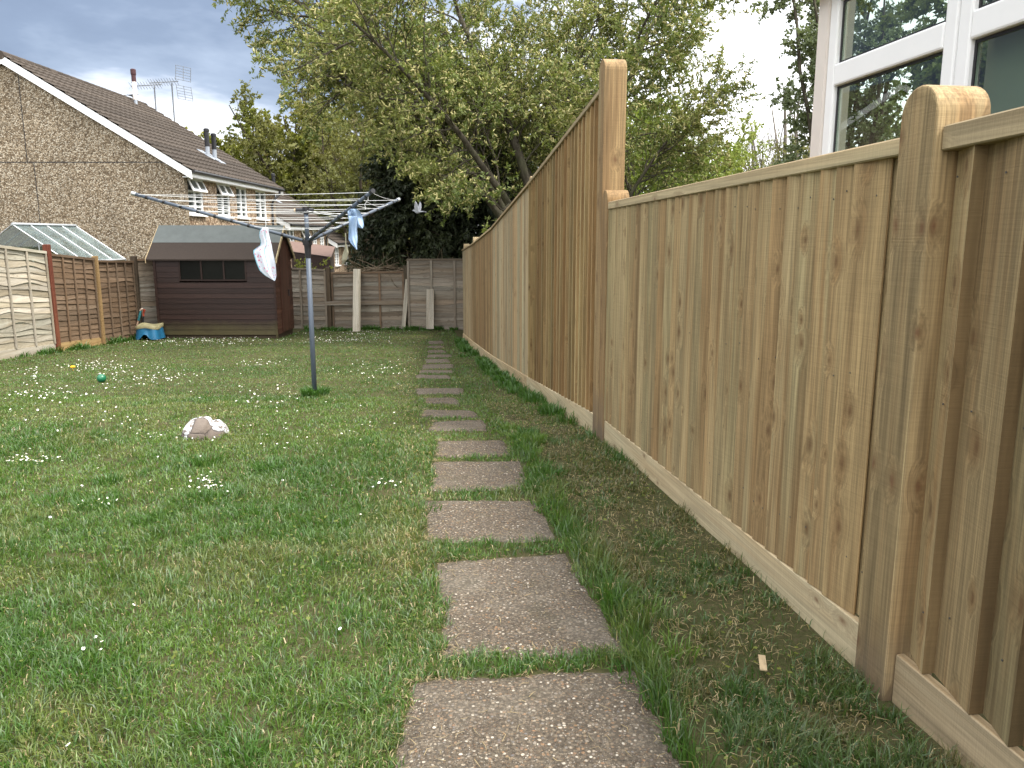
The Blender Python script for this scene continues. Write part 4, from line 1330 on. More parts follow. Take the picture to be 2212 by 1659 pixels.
# ------------------------------------------------------------------ conservatory beyond the fence on the right
def build_conservatory():
    off = 1.75
    cs = lambda Y: (Y - FA[1]) / FU[1]
    def q(s, n, z):
        return fpt(s, -off + n, z)
    sc = 3.72                                      # far corner along the fence direction
    zg = -0.05
    zt = 3.02
    e = empty('conservatory', q(sc - 2.0, -1.2, zg), 'white framed conservatory with dark reflecting glass behind the fence', 'conservatory')
    def bx_(mb, s0, s1, n0, n1, z0, z1):
        c8 = [q(s0, n0, z0), q(s1, n0, z0), q(s1, n1, z0), q(s0, n1, z0)]
        hexa(mb, c8 + [p + Z3 * (z1 - z0) for p in c8], Z3)
    zs = 0.75
    mb = MB()
    bx_(mb, sc - 5.4, sc, -3.0, 0.02, zg - 0.2, zs)
    mb.build('dwarf_wall', M['sidewall'], e)
    mb = MB()
    bx_(mb, sc - 0.13, sc, -0.16, 0.045, zs, zt)
    mb.build('corner_post', M['cream'], e)
    pw = 1.38
    ztr = 2.42
    for k in range(3):
        s1 = sc - 0.132 - k * pw
        s0 = s1 - pw + 0.012
        f = 0.105
        mb = MB()
        bx_(mb, s0, s0 + f, -0.05, 0.03, zs, zt)
        bx_(mb, s1 - f, s1, -0.05, 0.03, zs, zt)
        bx_(mb, s0 + f, s1 - f, -0.05, 0.029, zs, zs + f)
        bx_(mb, s0 + f, s1 - f, -0.05, 0.029, zt - f, zt)
        bx_(mb, s0 + f, s1 - f, -0.05, 0.032, ztr - 0.075, ztr + 0.075)
        w = add_bevel(mb.build('window', M['white'], e), 0.014, 2)
        mb = MB()
        for (a, b_) in ((zs + f, ztr - 0.075), (ztr + 0.075, zt - f)):
            g = 0.018
            bx_(mb, s0 + f, s1 - f, -0.012, -0.004, a, a + g)
            bx_(mb, s0 + f, s1 - f, -0.012, -0.004, b_ - g, b_)
            bx_(mb, s0 + f, s0 + f + g, -0.012, -0.004, a + g, b_ - g)
            bx_(mb, s1 - f - g, s1 - f, -0.012, -0.004, a + g, b_ - g)
        mb.build('gasket', M['black'], w)
        for (a, b_) in ((zs + f, ztr - 0.075), (ztr + 0.075, zt - f)):
            mb = MB()
            bx_(mb, s0 + f + 0.002, s1 - f - 0.002, -0.030, -0.014, a + 0.002, b_ - 0.002)
            mb.build('pane', M['glass'], w)
        if k >= 1:
            mb = MB()
            bx_(mb, s0 + f - 0.06, s1 - f + 0.03, -0.115, -0.105, zs + 0.35, zt - 0.1)
            mb.build('blind', plain('blind_cloth', (0.42, 0.42, 0.33), 0.9, var=0.06, scale=3), w)
    # far side of the room: glazed as well, so the garden beyond shows through
    mb = MB()
    for k in range(5):
        a = sc - 0.2 - k * 1.2
        bx_(mb, a - 0.09, a, -2.98, -2.90, zs, zt)
    bx_(mb, sc - 5.1, sc - 0.2, -2.985, -2.895, zs, zs + 0.09)
    bx_(mb, sc - 5.1, sc - 0.2, -2.985, -2.895, 2.0, 2.14)
    mb.build('far_frame', M['cream'], e)
    mb = MB()
    bx_(mb, sc - 0.12, sc, -2.98, -0.17, zs, zs + 0.10)
    bx_(mb, sc - 0.11, sc - 0.01, -1.6, -1.5, zs + 0.10, zt)
    bx_(mb, sc - 0.11, sc - 0.01, -2.98, -2.9, zs + 0.10, zt)
    mb.build('end_frame', M['cream'], e)
    mb = MB()
    bx_(mb, sc - 0.9, sc - 0.78, -1.2, -1.08, zs, zt)
    mb.build('inner_post', plain('brown_post', (0.10, 0.065, 0.04), 0.7), e)
    # roof slab, soffit and gutter
    mb = MB()
    c8 = [q(sc - 5.6, 0.10, zt + 0.01), q(sc + 0.06, 0.10, zt + 0.01), q(sc + 0.06, -3.2, zt + 0.35), q(sc - 5.6, -3.2, zt + 0.35)]
    hexa(mb, c8 + [p + Z3 * 0.10 for p in c8], U3)
    m_, nt_ = newmat('translucent_roof_sheet')
    d_ = nd(nt_, 'ShaderNodeBsdfDiffuse', {'Color': c4((0.5, 0.44, 0.38))})
    t_r = nd(nt_, 'ShaderNodeBsdfTranslucent', {'Color': c4((0.75, 0.72, 0.62))})
    x_ = nd(nt_, 'ShaderNodeMixShader', {0: 0.6, 1: d_.outputs[0], 2: t_r.outputs[0]})
    nd(nt_, 'ShaderNodeOutputMaterial', {'Surface': x_.outputs[0]})
    mb.build('roof', m_, e)
    mb = MB()
    c8 = [q(sc - 5.6, 0.105, zt - 0.02), q(sc + 0.062, 0.105, zt - 0.02), q(sc + 0.062, 0.14, zt - 0.02), q(sc - 5.6, 0.14, zt - 0.02)]
    hexa(mb, c8 + [p + Z3 * 0.13 for p in c8], U3)
    c8 = [q(sc + 0.063, -3.2, zt + 0.30), q(sc + 0.09, -3.2, zt + 0.30), q(sc + 0.09, 0.14, zt - 0.02), q(sc + 0.063, 0.14, zt - 0.02)]
    hexa(mb, c8 + [p + Z3 * 0.14 for p in c8], N3)
    mb.build_each('fascia', plain('pinkish_fascia', (0.36, 0.25, 0.20), 0.8), e)
    return


build_conservatory()

# ------------------------------------------------------------------ stepping slabs of the path
SLABS = [
    ((885, 1475), (1370, 1447), (1512, 1740), (850, 1740)),
    ((953, 1220), (1216, 1201), (1342, 1408), (964, 1415)),
    ((925, 1084), (1151, 1084), (1191, 1166), (928, 1170)),
    ((942, 1000), (1120, 998), (1130, 1058), (938, 1060)),
    ((948, 955), (1085, 953), (1098, 985), (948, 988)),
    ((936, 914), (1043, 909), (1052, 930), (930, 930)),
    ((918, 887), (1020, 889), (1033, 903), (913, 901)),
    ((920, 862), (985, 861), (990, 873), (922, 873)),
    ((900, 840), (998, 840), (996, 852), (905, 852)),
    ((899, 810), (971, 812), (975, 819), (899, 817)),
    ((908, 800), (980, 801), (979, 806.5), (904, 806)),
    ((914, 788), (980, 787), (980, 796), (912, 797)),
    ((920, 776.5), (968, 776), (974, 784), (920, 784)),
    ((922, 767), (975, 766.5), (976, 772), (922, 772.5)),
    ((925, 757.5), (957, 756.5), (966, 762.5), (923, 763)),
    ((924, 748), (957, 747.5), (960, 751.5), (923, 752)),
    ((924, 737.5), (956, 736.5), (960, 743), (925, 743.5)),
]
SLAB_XY = []
r_s = np.random.default_rng(21)
WHERE = ['nearest exposed aggregate slab cut by the bottom of the picture', 'large pebbly slab second from the camera', 'pebbly slab third from the camera', 'pebbly slab fourth from the camera',
         'pebbly slab fifth from the camera beside the nearer fence bay', 'pebbly slab sixth from the camera with ragged grassy edge', 'overgrown slab seventh from the camera',
         'small half buried slab eighth from the camera', 'wide slab level with the foot of the clothes dryer', 'first of the close set narrow slabs beyond the dryer foot',
         'second of the close set narrow slabs beyond the dryer foot', 'third of the close set narrow slabs beyond the dryer foot', 'fourth of the close set narrow slabs towards the back fence',
         'fifth of the close set narrow slabs towards the back fence', 'sixth of the close set narrow slabs towards the back fence', 'sunken slab second from the far end of the path', 'farthest slab of the path nearest the back fence']
for qd, lb in zip(SLABS, WHERE):
    P4 = [ground_at(*p) for p in qd]
    if 0 < len(SLAB_XY) < 9:
        cq = sum(P4) / 4
        P4 = [cq + (p - cq) * 1.07 for p in P4]
    SLAB_XY.append(np.array([p[:2] for p in P4]))
    ring = []
    for k in range(4):
        a, b_ = P4[k], P4[(k + 1) % 4]
        for t in np.linspace(0, 1, 9)[:-1]:
            p = a * (1 - t) + b_ * t
            if 0 < t < 1:
                p = p + np.array([*(r_s.normal(0, 0.007, 2)), 0])
            elif t == 0:
                c = sum(P4) / 4
                p = p + (c - p) * 0.02
            ring.append(p)
    cen = sum(P4) / 4
    mb = MB()
    n = len(ring)
    lift = 0.012
    N2 = 6
    vs, fs = [], []
    for k in range(N2):
        t = 1 - k / N2
        for p in ring:
            q_ = cen + (p - cen) * t
            vs.append((q_[0], q_[1], float(gz(q_[0], q_[1])) + lift + (-0.012 if k == 0 else 0.0) + r_s.normal(0, 0.0012)))
    vs.append((cen[0], cen[1], float(gz(cen[0], cen[1])) + lift))
    for k in range(N2 - 1):
        for i in range(n):
            j = (i + 1) % n
            fs.append((k * n + j, k * n + i, (k + 1) * n + i, (k + 1) * n + j))
    for i in range(n):
        fs.append(((N2 - 1) * n + (i + 1) % n, (N2 - 1) * n + i, len(vs) - 1))
    o2 = len(vs)
    for p in ring:
        vs.append((p[0], p[1], float(gz(p[0], p[1])) - 0.05))
    for i in range(n):
        j = (i + 1) % n
        fs.append((i, j, o2 + j, o2 + i))
    mb.add(vs, fs)
    o = mb.build('stepping_slab', M['slab'], smooth=False)
    tag(o, lb, 'paving slab', 'stepping slabs of the garden path')

# ------------------------------------------------------------------ rotary clothes dryer
DRY = ground_at(680, 856)
DX, DY = DRY[0], DRY[1]
ZG = DRY[2]
# the mast leans a touch: aim its top at where it stands in the photo
top = at(661, 455, DY)
hub = at(662.5, 522, DY)
mdir = (top - np.array([DX, DY, ZG])) / (top[2] - ZG)
mz = lambda z: np.array([DX, DY, ZG]) + mdir * (z - ZG)
dry = empty('rotary_dryer', (DX, DY, ZG), 'grey three armed rotary clothes dryer standing in the lawn', 'clothes dryer')
mb = MB()
tube(mb, [mz(ZG - 0.2), mz(hub[2])], 0.0255, 12)
pole = mb.build('pole', M['steel'], dry, True)
mb = MB()
tube(mb, [mz(hub[2]), mz(top[2])], 0.021, 12)
mb.build('upper_pole', M['steel'], dry, True)
mb = MB()
tube(mb, [mz(hub[2] - 0.035), mz(hub[2] + 0.02)], [0.048, 0.05], 12)
tube(mb, [mz(hub[2] - 0.16), mz(hub[2] - 0.03)], [0.028, 0.036], 10)
mb.build('hub', M['black'], dry)
mb = MB()
t_ = mz(top[2])
tube(mb, [t_ + [-0.10, 0, 0.0], t_ + [0.07, 0.02, 0.0]], 0.028, 10)
tube(mb, [t_ - [0, 0, 0.03], t_ + [0, 0, 0.03]], 0.034, 10)
mb.build('top_cap', M['black'], dry)
mb = MB()
tube(mb, [t_ + [-0.115, -0.002, 0.0], t_ + [-0.10, 0, 0.0]], 0.02, 10)
mb.build('knob', plain('pale_knob', (0.5, 0.38, 0.25), 0.5), dry)
ZT = 0.43
tips = [at(287, 418, DY - 0.05), at(805, 412, 0), at(860, 430, 0)]
def tip_at(px, py, r_):
    """the point on the pixel's line of sight that lies r_ from the mast"""
    best = None
    lo_, hi_ = (DY - 1.8, DY - 0.2) if px < 830 else (DY + 0.2, DY + 2.0)
    for Y in np.linspace(lo_, hi_, 400):
        p = at(px, py, Y)
        d = abs(math.hypot(p[0] - hub[0], p[1] - hub[1]) - r_)
        if best is None or d < best[0]:
            best = (d, p)
    return best[1]
L0 = math.hypot(tips[0][0] - hub[0], tips[0][1] - hub[1])
tips[1] = tip_at(805, 413, L0 * 0.93)
tips[2] = tip_at(861, 431, L0 * 0.95)
hubp = mz(hub[2])
for k, t in enumerate(tips):
    d = t - hubp
    a = hubp + d / np.linalg.norm(d) * 0.05
    mb = MB()
    tube(mb, [a, t], 0.0165, 10)
    am = mb.build('arm', M['steel'], dry, True)
    mb = MB()
    dn = d / np.linalg.norm(d)
    tube(mb, [t - dn * 0.03, t + dn * 0.012], 0.0205, 10)
    mb.build('end_cap', M['black'] if k == 1 else M['alu'], am)
    mb = MB()
    for j in range(9):                                # line eyes on the underside
        p = a + (t - a) * (0.12 + 0.1 * j)
        tube(mb, [p - dn * 0.012, p + dn * 0.012], 0.0195, 8)
    mb.build('line_eyes', M['black'], am)
mb = MB()
for j in range(7):
    f = 0.32 + 0.66 * j / 6
    pts = [hubp + (t - hubp) * f for t in tips]
    for k in range(3):
        p, q_ = pts[k], pts[(k + 1) % 3]
        sag = 0.012 + 0.03 * (random.random() ** 2)
        line = [p * (1 - u_) + q_ * u_ - np.array([0, 0, 4 * sag * u_ * (1 - u_)]) for u_ in np.linspace(0, 1, 9)]
        tube(mb, line, 0.0021, 4, cap=False)
for t, f in zip(tips, (0.62, 0.55, 0.58)):
    p = hubp + (t - hubp) * f
    line = [t_ * (1 - u_) + p * u_ - np.array([0, 0, 0.02 * u_ * (1 - u_)]) for u_ in np.linspace(0, 1, 6)]
    tube(mb, line, 0.003, 4, cap=False)
mb.build('lines', M['line'], dry)
# a loose end of line curling from the arm and the worn cord hanging below it
mb = MB()
e0 = tips[1] - (tips[1] - hubp) * 0.06
tube(mb, [e0, e0 + [0.0, 0, -0.04], e0 + [-0.03, 0, -0.08], e0 + [-0.025, 0, -0.12]], 0.0028, 4)
mb.build('loose_end', M['line'], dry)
pm = hubp + (tips[1] - hubp) * 0.45
DZ = pm[1]
mb = MB()
cord = [at(x, y, DZ) for x, y in ((816 - 0.0, 0),)] if False else [at(x, y, DZ) for x, y in ((746, 503), (747, 520), (746, 538), (742, 553), (741, 563))]
tube(mb, cord, [0.006, 0.005, 0.007, 0.012, 0.016], 6)
tube(mb, [at(748, 528, DZ), at(750, 545, DZ), at(745, 560, DZ), at(740, 571, DZ)], [0.004, 0.016, 0.02, 0.006], 6)
tag(mb.build('peg_strap', plain('faded_green_strap', (0.22, 0.21, 0.15), 0.9)), 'faded green strap dangling from the near right dryer arm', 'strap')

# washing
def cloth(name, label, cat, rows, Y, mat, fold, th=0.006, xoff=0.0, seed=3, group=None):
    """cloth built from rows (y, x left, x right) measured on the picture at distance Y, folded in depth"""
    K = 12
    r_ = np.random.default_rng(seed)
    ph = r_.random(4) * 6
    ys = np.array([r[0] for r in rows], float)
    yy = np.linspace(ys[0], ys[-1], 22)
    xl, xr_ = np.interp(yy, ys, [r[1] for r in rows]), np.interp(yy, ys, [r[2] for r in rows])
    vs, wc = [], []
    for side in (0, 1):
        for j, y in enumerate(yy):
            for k in range(K + 1):
                u_ = k / K
                dpt = fold * (math.sin(ph[0] + u_ * 7 + j * 0.1) + 0.5 * math.sin(ph[1] + u_ * 13 - j * 0.16) + 0.8 * math.sin(ph[2] + j * 0.33 + u_ * 2))
                p = at(xl[j] + (xr_[j] - xl[j]) * u_, y, Y + dpt + (th if side else 0))
                vs.append(p)
                wc.append((u_, j / 21.0, 0))
    n = (K + 1) * len(yy)
    fs = []
    for j in range(len(yy) - 1):
        for k in range(K):
            a = j * (K + 1) + k
            fs.append((a, a + K + 1, a + K + 2, a + 1))
            fs.append((n + a, n + a + 1, n + a + K + 2, n + a + K + 1))
    for j in range(len(yy) - 1):
        for k in (0, K):
            a = j * (K + 1) + k
            fs.append((a, n + a, n + a + K + 1, a + K + 1))
    for j in (0, len(yy) - 1):
        for k in range(K):
            a = j * (K + 1) + k
            fs.append((a, a + 1, n + a + 1, n + a))
    mb = MB()
    mb.add(vs, fs, wc)
    return mb, mat


def mat_floral():
    m, nt = newmat('floral_cotton')
    wc = nd(nt, 'ShaderNodeAttribute', attribute_name='wc').outputs['Vector']
    v = vmul(nt, wc, (8.0, 15.0, 1.0))
    vo = nd(nt, 'ShaderNodeTexVoronoi', {'Vector': v, 'Scale': 1.0, 'Randomness': 0.85})
    s = nd(nt, 'ShaderNodeSeparateColor', {0: vo.outputs['Color']})
    f = math_(nt, 'MULTIPLY', ramp(nt, vo.outputs['Distance'], [(0.26, 1.0), (0.34, 0.0)]), math_(nt, 'GREATER_THAN', s.outputs[0], 0.12))
    c = mixc(nt, noise(nt, v, 1.2, 2.0).outputs[0], (0.62, 0.64, 0.68), (0.50, 0.54, 0.62))
    v2 = nd(nt, 'ShaderNodeTexVoronoi', {'Vector': v, 'Scale': 3.1, 'Randomness': 1.0})
    c = mixc(nt, ramp(nt, v2.outputs['Distance'], [(0.10, 0.7), (0.2, 0.0)]), c, (0.22, 0.32, 0.42))
    c = mixc(nt, f, c, mixc(nt, s.outputs[1], (0.58, 0.12, 0.22), (0.55, 0.25, 0.36)))
    sx = nd(nt, 'ShaderNodeSeparateXYZ', {0: wc}).outputs[0]
    edge = math_(nt, 'LESS_THAN', sx, 0.055)
    c = mixc(nt, edge, c, (0.20, 0.42, 0.52))
    seam = math_(nt, 'LESS_THAN', math_(nt, 'ABSOLUTE', math_(nt, 'SUBTRACT', sx, 0.56)), 0.022)
    c = mixc(nt, seam, c, (0.20, 0.42, 0.46))
    finish(nt, c, 0.9, spec=0.1)
    return m


M['floral'] = mat_floral()
M['blue_cloth'] = plain('pale_blue_cotton', (0.33, 0.45, 0.62), 0.9, spec=0.1, var=0.18, scale=14)
Rg = lambda x, y: ((600 + x * 0.27125) / 1.1302, (400 + y * 0.27125) / 1.1302)
def rows3(lst):
    return [(Rg(0, y)[1], Rg(a, 0)[0], Rg(b_, 0)[0]) for y, a, b_ in lst]
WY = float(hubp[1] + (tips[0][1] - hubp[1]) * 0.6) - 0.03
mb, mt = cloth('bag', '', '', rows3([(575, 150, 200), (600, 126, 206), (650, 118, 214), (700, 138, 226), (735, 128, 234), (752, 100, 237), (785, 62, 243), (850, 82, 258), (900, 98, 268), (960, 124, 273), (1010, 178, 275), (1035, 226, 270), (1052, 256, 264)]), WY, M['floral'], 0.012)
fb = empty('floral_bag', at(575, 560, WY), 'white floral cloth bag with pink flowers hanging below the left dryer arm', 'washing')
mb.build('cloth', M['floral'], fb, True)
mb = MB()
b0, b1 = at(*Rg(178, 578), WY), at(*Rg(175, 505), WY)
tube(mb, [b0, (b0 + b1) / 2 + [0.006, 0, 0], b1], 0.003, 4)
mb.build('hanging_loop', M['line'], fb)
far_y = float(hubp[1] + (tips[1][1] - hubp[1]) * 0.8) - 0.03
bl = empty('blue_cloth', at(768, 490, far_y), 'pale blue cotton cloth knotted over the right hand dryer arms', 'washing')
mb, mt = cloth('c', '', '', rows3([(405, 945, 1000), (425, 918, 1025), (460, 916, 1044), (500, 924, 1055), (540, 940, 1062), (565, 988, 1063), (578, 1030, 1055)]), far_y, M['blue_cloth'], 0.022, seed=5)
mb.build('knot', M['blue_cloth'], bl, True)
mb, mt = cloth('c', '', '', rows3([(470, 926, 1000), (540, 928, 1004), (600, 927, 1004), (680, 925, 1006), (715, 945, 1003), (745, 972, 1001), (770, 995, 1003)]), far_y - 0.035, M['blue_cloth'], 0.018, seed=9)
mb.build('tail', M['blue_cloth'], bl, True)

# ------------------------------------------------------------------ things on the lawn
def mat_ball():
    m, nt = newmat('worn_ball_leather')
    t = nd(nt, 'ShaderNodeTexCoord').outputs['Object']
    t2 = vadd(nt, t, (0.03, 0.02, 0.06))
    v = nd(nt, 'ShaderNodeTexVoronoi', {'Vector': t2, 'Scale': 8.5, 'Randomness': 0.75})
    s = nd(nt, 'ShaderNodeSeparateColor', {0: v.outputs['Color']})
    e_ = nd(nt, 'ShaderNodeTexVoronoi', {'Vector': t2, 'Scale': 8.5, 'Randomness': 0.75}, feature='DISTANCE_TO_EDGE').outputs['Distance']
    n = noise(nt, t, 26.0, 6.0, 0.75).outputs[0]
    white = math_(nt, 'GREATER_THAN', s.outputs[0], 0.30)
    peel = ramp(nt, n, [(0.49, 1.0), (0.54, 0.0)])
    c = mixc(nt, n, (0.10, 0.080, 0.068), (0.20, 0.165, 0.135))
    c = mixc(nt, math_(nt, 'MULTIPLY', white, peel), c, (0.62, 0.63, 0.64))
    c = mixc(nt, ramp(nt, e_, [(0.0, 0.9), (0.05, 0.0)]), c, (0.07, 0.06, 0.055))
    finish(nt, c, 0.8, math_(nt, 'ADD', n, ramp(nt, e_, [(0.0, 0.0), (0.06, 1.0)])), 0.6, 0.01, 0.2)
    return m


BP = ground_at(434, 946)
BP[1] += 0.07
BP[2] = float(gz(BP[0], BP[1]))
br = 48.5 * (BP[1] * CT + 1.4 * ST) / FPX
mb = MB()
k1, k2 = 36, 16
vs = []
rr_ = np.random.default_rng(2)
for i in range(k2 + 1):
    ph = math.pi * 0.5 * i / k2 * 1.12
    for j in range(k1):
        t = 2 * math.pi * j / k1
        d = np.array([math.cos(t) * math.sin(ph), math.sin(t) * math.sin(ph), math.cos(ph)])
        r0 = 1.0 + 0.03 * math.sin(3 * t + 1) * math.sin(ph) + 0.02 * math.sin(5 * t)
        crease = math.exp(-((d[0] - 0.22 - 0.25 * d[2] + 0.2 * d[1]) / 0.10) ** 2) * 0.19 + math.exp(-((d[0] + 0.45 + 0.5 * d[2] - 0.6) / 0.12) ** 2) * 0.04
        p = d * br * (r0 - crease)
        vs.append((p[0], p[1], p[2] * 0.84))
fs = [(i * k1 + j, (i + 1) * k1 + j, (i + 1) * k1 + (j + 1) % k1, i * k1 + (j + 1) % k1) for i in range(k2) for j in range(k1)]
mb.add(vs, fs)
ball = mb.build('deflated_football', mat_ball(), None, True)
ball.location = (BP[0], BP[1], BP[2] + 0.005)
tag(ball, 'deflated peeling white football sunk in the lawn', 'ball')

GP = ground_at(220, 826)
mb = MB()
lathe(mb, (0, 0, 0), [(0.052 * math.sin(math.pi * i / 12) + 1e-4, -0.052 * math.cos(math.pi * i / 12)) for i in range(13)], 18)
gb_ = mb.build('green_ball', plain('shiny_green_plastic', (0.01, 0.13, 0.06), 0.25, spec=0.6, var=0.2), None, True)
gb_.location = (GP[0], GP[1], GP[2] + 0.05)
tag(gb_, 'small dark green ball among the daisies', 'ball')

# blue toy table with wavy sides
def build_toy_table():
    Y0 = 17.0
    a, b_ = at(289, 725, Y0), at(338, 725, Y0)
    x0, x1 = a[0], b_[0]
    zt = at(300, 709, Y0)[2]
    zg = float(gz((x0 + x1) / 2, Y0))
    e = empty('toy_water_table', ((x0 + x1) / 2, Y0 + 0.25, zg), 'blue plastic toy table with wavy sides and cream top', 'toy table')
    blue = plain('weathered_blue_plastic', (0.018, 0.13, 0.25), 0.4, spec=0.4, var=0.35, scale=5)
    mb = MB()
    N = 40
    D = 0.5
    W = x1 - x0
    ring = []
    for i in range(N):
        t = 2 * math.pi * i / N
        c, s_ = math.cos(t), math.sin(t)
        k = (abs(c) ** 5 + abs(s_) ** 5) ** (-1 / 5.0)
        ring.append((c * k, s_ * k, t))
    rows = []
    H = zt - zg
    for lv, sc_ in ((0.0, 1.08), (0.35, 1.02), (0.75, 0.95), (1.0, 0.92)):
        for (c, s_, t) in ring:
            wv = 1 + 0.04 * math.sin(t * 6) * (1 - lv * 0.5)
            lo_ = 0.0
            if abs(c) < 0.38:
                lo_ = 0.42 * (1 - (c / 0.38) ** 2)
            zz = zg + 0.02 + H * max(lv, lo_ if lv < 0.5 else lv) if lv < 0.5 else zg + 0.02 + H * lv
            rows.append(((x0 + x1) / 2 + c * W / 2 * sc_ * wv, Y0 + D / 2 + s_ * D / 2 * sc_ * wv, zz))
    fs = [(r_ * N + i, r_ * N + (i + 1) % N, (r_ + 1) * N + (i + 1) % N, (r_ + 1) * N + i) for r_ in range(3) for i in range(N)]
    mb.add(rows, fs)
    mb.build('body', blue, e, True)
    mb = MB()
    rows = []
    for sc_, z in ((0.98, -0.02), (0.99, 0.05), (0.90, 0.06), (0.86, 0.02), (0.4, -0.02)):
        for (c, s_, t) in ring:
            rows.append(((x0 + x1) / 2 + c * W / 2 * sc_, Y0 + D / 2 + s_ * D / 2 * sc_, zt + z + 0.02 * math.sin(3 * t) * (sc_ > 0.8)))
    fs = [(r_ * N + i, r_ * N + (i + 1) % N, (r_ + 1) * N + (i + 1) % N, (r_ + 1) * N + i) for r_ in range(4) for i in range(N)]
    fs.append(tuple(4 * N + i for i in range(N)))
    mb.add(rows, fs)
    mb.build('top', plain('faded_cream_plastic', (0.26, 0.235, 0.13), 0.6, var=0.45, scale=9), e, True)
    # two handles behind it
    Yh = Y0 + 0.42
    e1 = empty('garden_tool', at(297, 705, Yh), 'tan handled garden tool with teal sleeve leaning behind the toy table', 'tool')
    mb = MB()
    tube(mb, [at(294, 712, Yh), at(299, 690, Yh)], 0.02, 8)
    mb.build('handle', plain('tan_handle', (0.45, 0.30, 0.20), 0.6), e1)
    mb = MB()
    tube(mb, [at(299, 692, Yh), at(302, 680, Yh), at(304, 670, Yh)], [0.027, 0.026, 0.02], 8)
    mb.build('sleeve', plain('teal_plastic', (0.03, 0.16, 0.18), 0.5), e1)
    mb = MB()
    tube(mb, [at(303, 671, Yh), at(307, 667, Yh), at(309, 668, Yh)], [0.022, 0.024, 0.02], 8)
    mb.build('grip', plain('pale_grip', (0.55, 0.42, 0.34), 0.6), e1)
    e2 = empty('garden_tool', at(309, 700, Yh + 0.1), 'dark garden tool with red grip standing behind the toy table', 'tool')
    mb = MB()
    tube(mb, [at(308, 712, Yh + .1), at(310, 683, Yh + .1)], 0.022, 8)
    mb.build('handle', M['black'], e2)
    mb = MB()
    tube(mb, [at(310, 684, Yh + .1), at(309.5, 677, Yh + .1), at(312, 669, Yh + .1)], [0.018, 0.02, 0.032], 8)
    mb.build('grip', plain('red_grip', (0.38, 0.07, 0.04), 0.5), e2)


build_toy_table()

# chip of wood on the grass near the fence
cp = ground_at(1656, 1470)
mb = MB()
box(mb, cp + [0, 0, 0.03], (0.012, 0.06, 0.015), (-0.02, 0.006, 0), (0, 0, 0.004), 0)
tag(mb.build('wood_chip', M['gravel_board']), 'pale splinter of wood lying on the rough grass by the fence', 'wood chip')

# ------------------------------------------------------------------ birds
def build_bird(name, label, c, size, bodycol, wingcol, raised, heading):
    """flying pigeon or perched crow: one lofted body, wings, tail"""
    e = empty(name, c, label, 'bird')
    c = np.array(c, float)
    ch, sh = math.cos(heading), math.sin(heading)
    def X(p):
        p = np.array(p, float) * size
        return c + np.array([p[0] * ch - p[1] * sh, p[0] * sh + p[1] * ch, p[2]])
    prof = [(-0.50, 0.05, 0.01, 0.02), (-0.30, 0.02, 0.05, 0.05), (-0.05, 0.0, 0.13, 0.12), (0.12, 0.01, 0.14, 0.135), (0.27, 0.06, 0.09, 0.09), (0.35, 0.10, 0.065, 0.07), (0.42, 0.12, 0.065, 0.065), (0.48, 0.11, 0.03, 0.03), (0.55, 0.095, 0.006, 0.008)]
    k = 10
    mb = MB()
    vs = []
    for (x, z, ry, rz) in prof:
        for j in range(k):
            t = 2 * math.pi * j / k
            vs.append(X((x, ry * math.cos(t), z + rz * math.sin(t))))
    n = len(prof)
    fs = [(i * k + j, i * k + (j + 1) % k, (i + 1) * k + (j + 1) % k, (i + 1) * k + j) for i in range(n - 1) for j in range(k)] + [tuple(range(k))[::-1], tuple((n - 1) * k + j for j in range(k))]
    mb.add(vs, fs)
    mb.build('body', bodycol, e, True)
    for sg in (1, -1):
        mb = MB()
        if raised:
            up = [(0.20, 0.10, 0.08), (0.16, 0.24, 0.42), (0.02, 0.28, 0.78), (-0.10, 0.25, 0.66), (-0.16, 0.20, 0.36), (-0.14, 0.10, 0.07)]
        else:
            up = [(0.24, 0.13, 0.08), (0.10, 0.155, 0.10), (-0.25, 0.10, 0.07), (-0.48, 0.03, 0.03), (-0.25, 0.13, -0.02), (0.10, 0.165, -0.04)]
        v1 = [X((a, sg * b_, z)) for a, b_, z in up]
        v2 = [X((a, sg * (b_ + 0.025), z - 0.015)) for a, b_, z in up]
        n = len(up)
        mb.add(v1 + v2, [tuple(range(n)), tuple(range(n, 2 * n))[::-1]] + [(i, n + i, n + (i + 1) % n, (i + 1) % n) for i in range(n)])
        mb.build('wing', wingcol, e)
    mb = MB()
    tl = [(-0.40, 0.05, 0.03), (-0.40, -0.05, 0.03), (-0.72, -0.12, 0.0), (-0.76, 0.0, 0.0), (-0.72, 0.12, 0.0)]
    v1 = [X(p) for p in tl]
    v2 = [X((a, b_, z - 0.02)) for a, b_, z in tl]
    mb.add(v1 + v2, [tuple(range(5)), tuple(range(5, 10))[::-1]] + [(i, 5 + i, 5 + (i + 1) % 5, (i + 1) % 5) for i in range(5)])
    mb.build('tail', wingcol, e)
    if not raised:
        mb = MB()
        for sg in (1, -1):
            tube(mb, [X((0.0, sg * 0.05, -0.1)), X((0.02, sg * 0.05, -0.24))], 0.012 * size * 2, 5)
        mb.build('feet', M['black'], e)


build_bird('pigeon', 'pale grey pigeon flying with raised wings before the dark conifer', at(903, 458, 14.6), 0.24, plain('pigeon_grey', (0.22, 0.23, 0.25), 0.8), plain('pigeon_wing', (0.30, 0.31, 0.33), 0.8), True, R(150))
cz = at(316, 232, 33.6)
build_bird('crow', 'small black crow perched on the house ridge by the flue', (XR, 33.9, ZR + 0.22), 0.42, M['black'], M['black'], False, R(20))

# ------------------------------------------------------------------ trees
def nrm(a):
    return a / (np.linalg.norm(a, axis=-1, keepdims=True) + 1e-9)


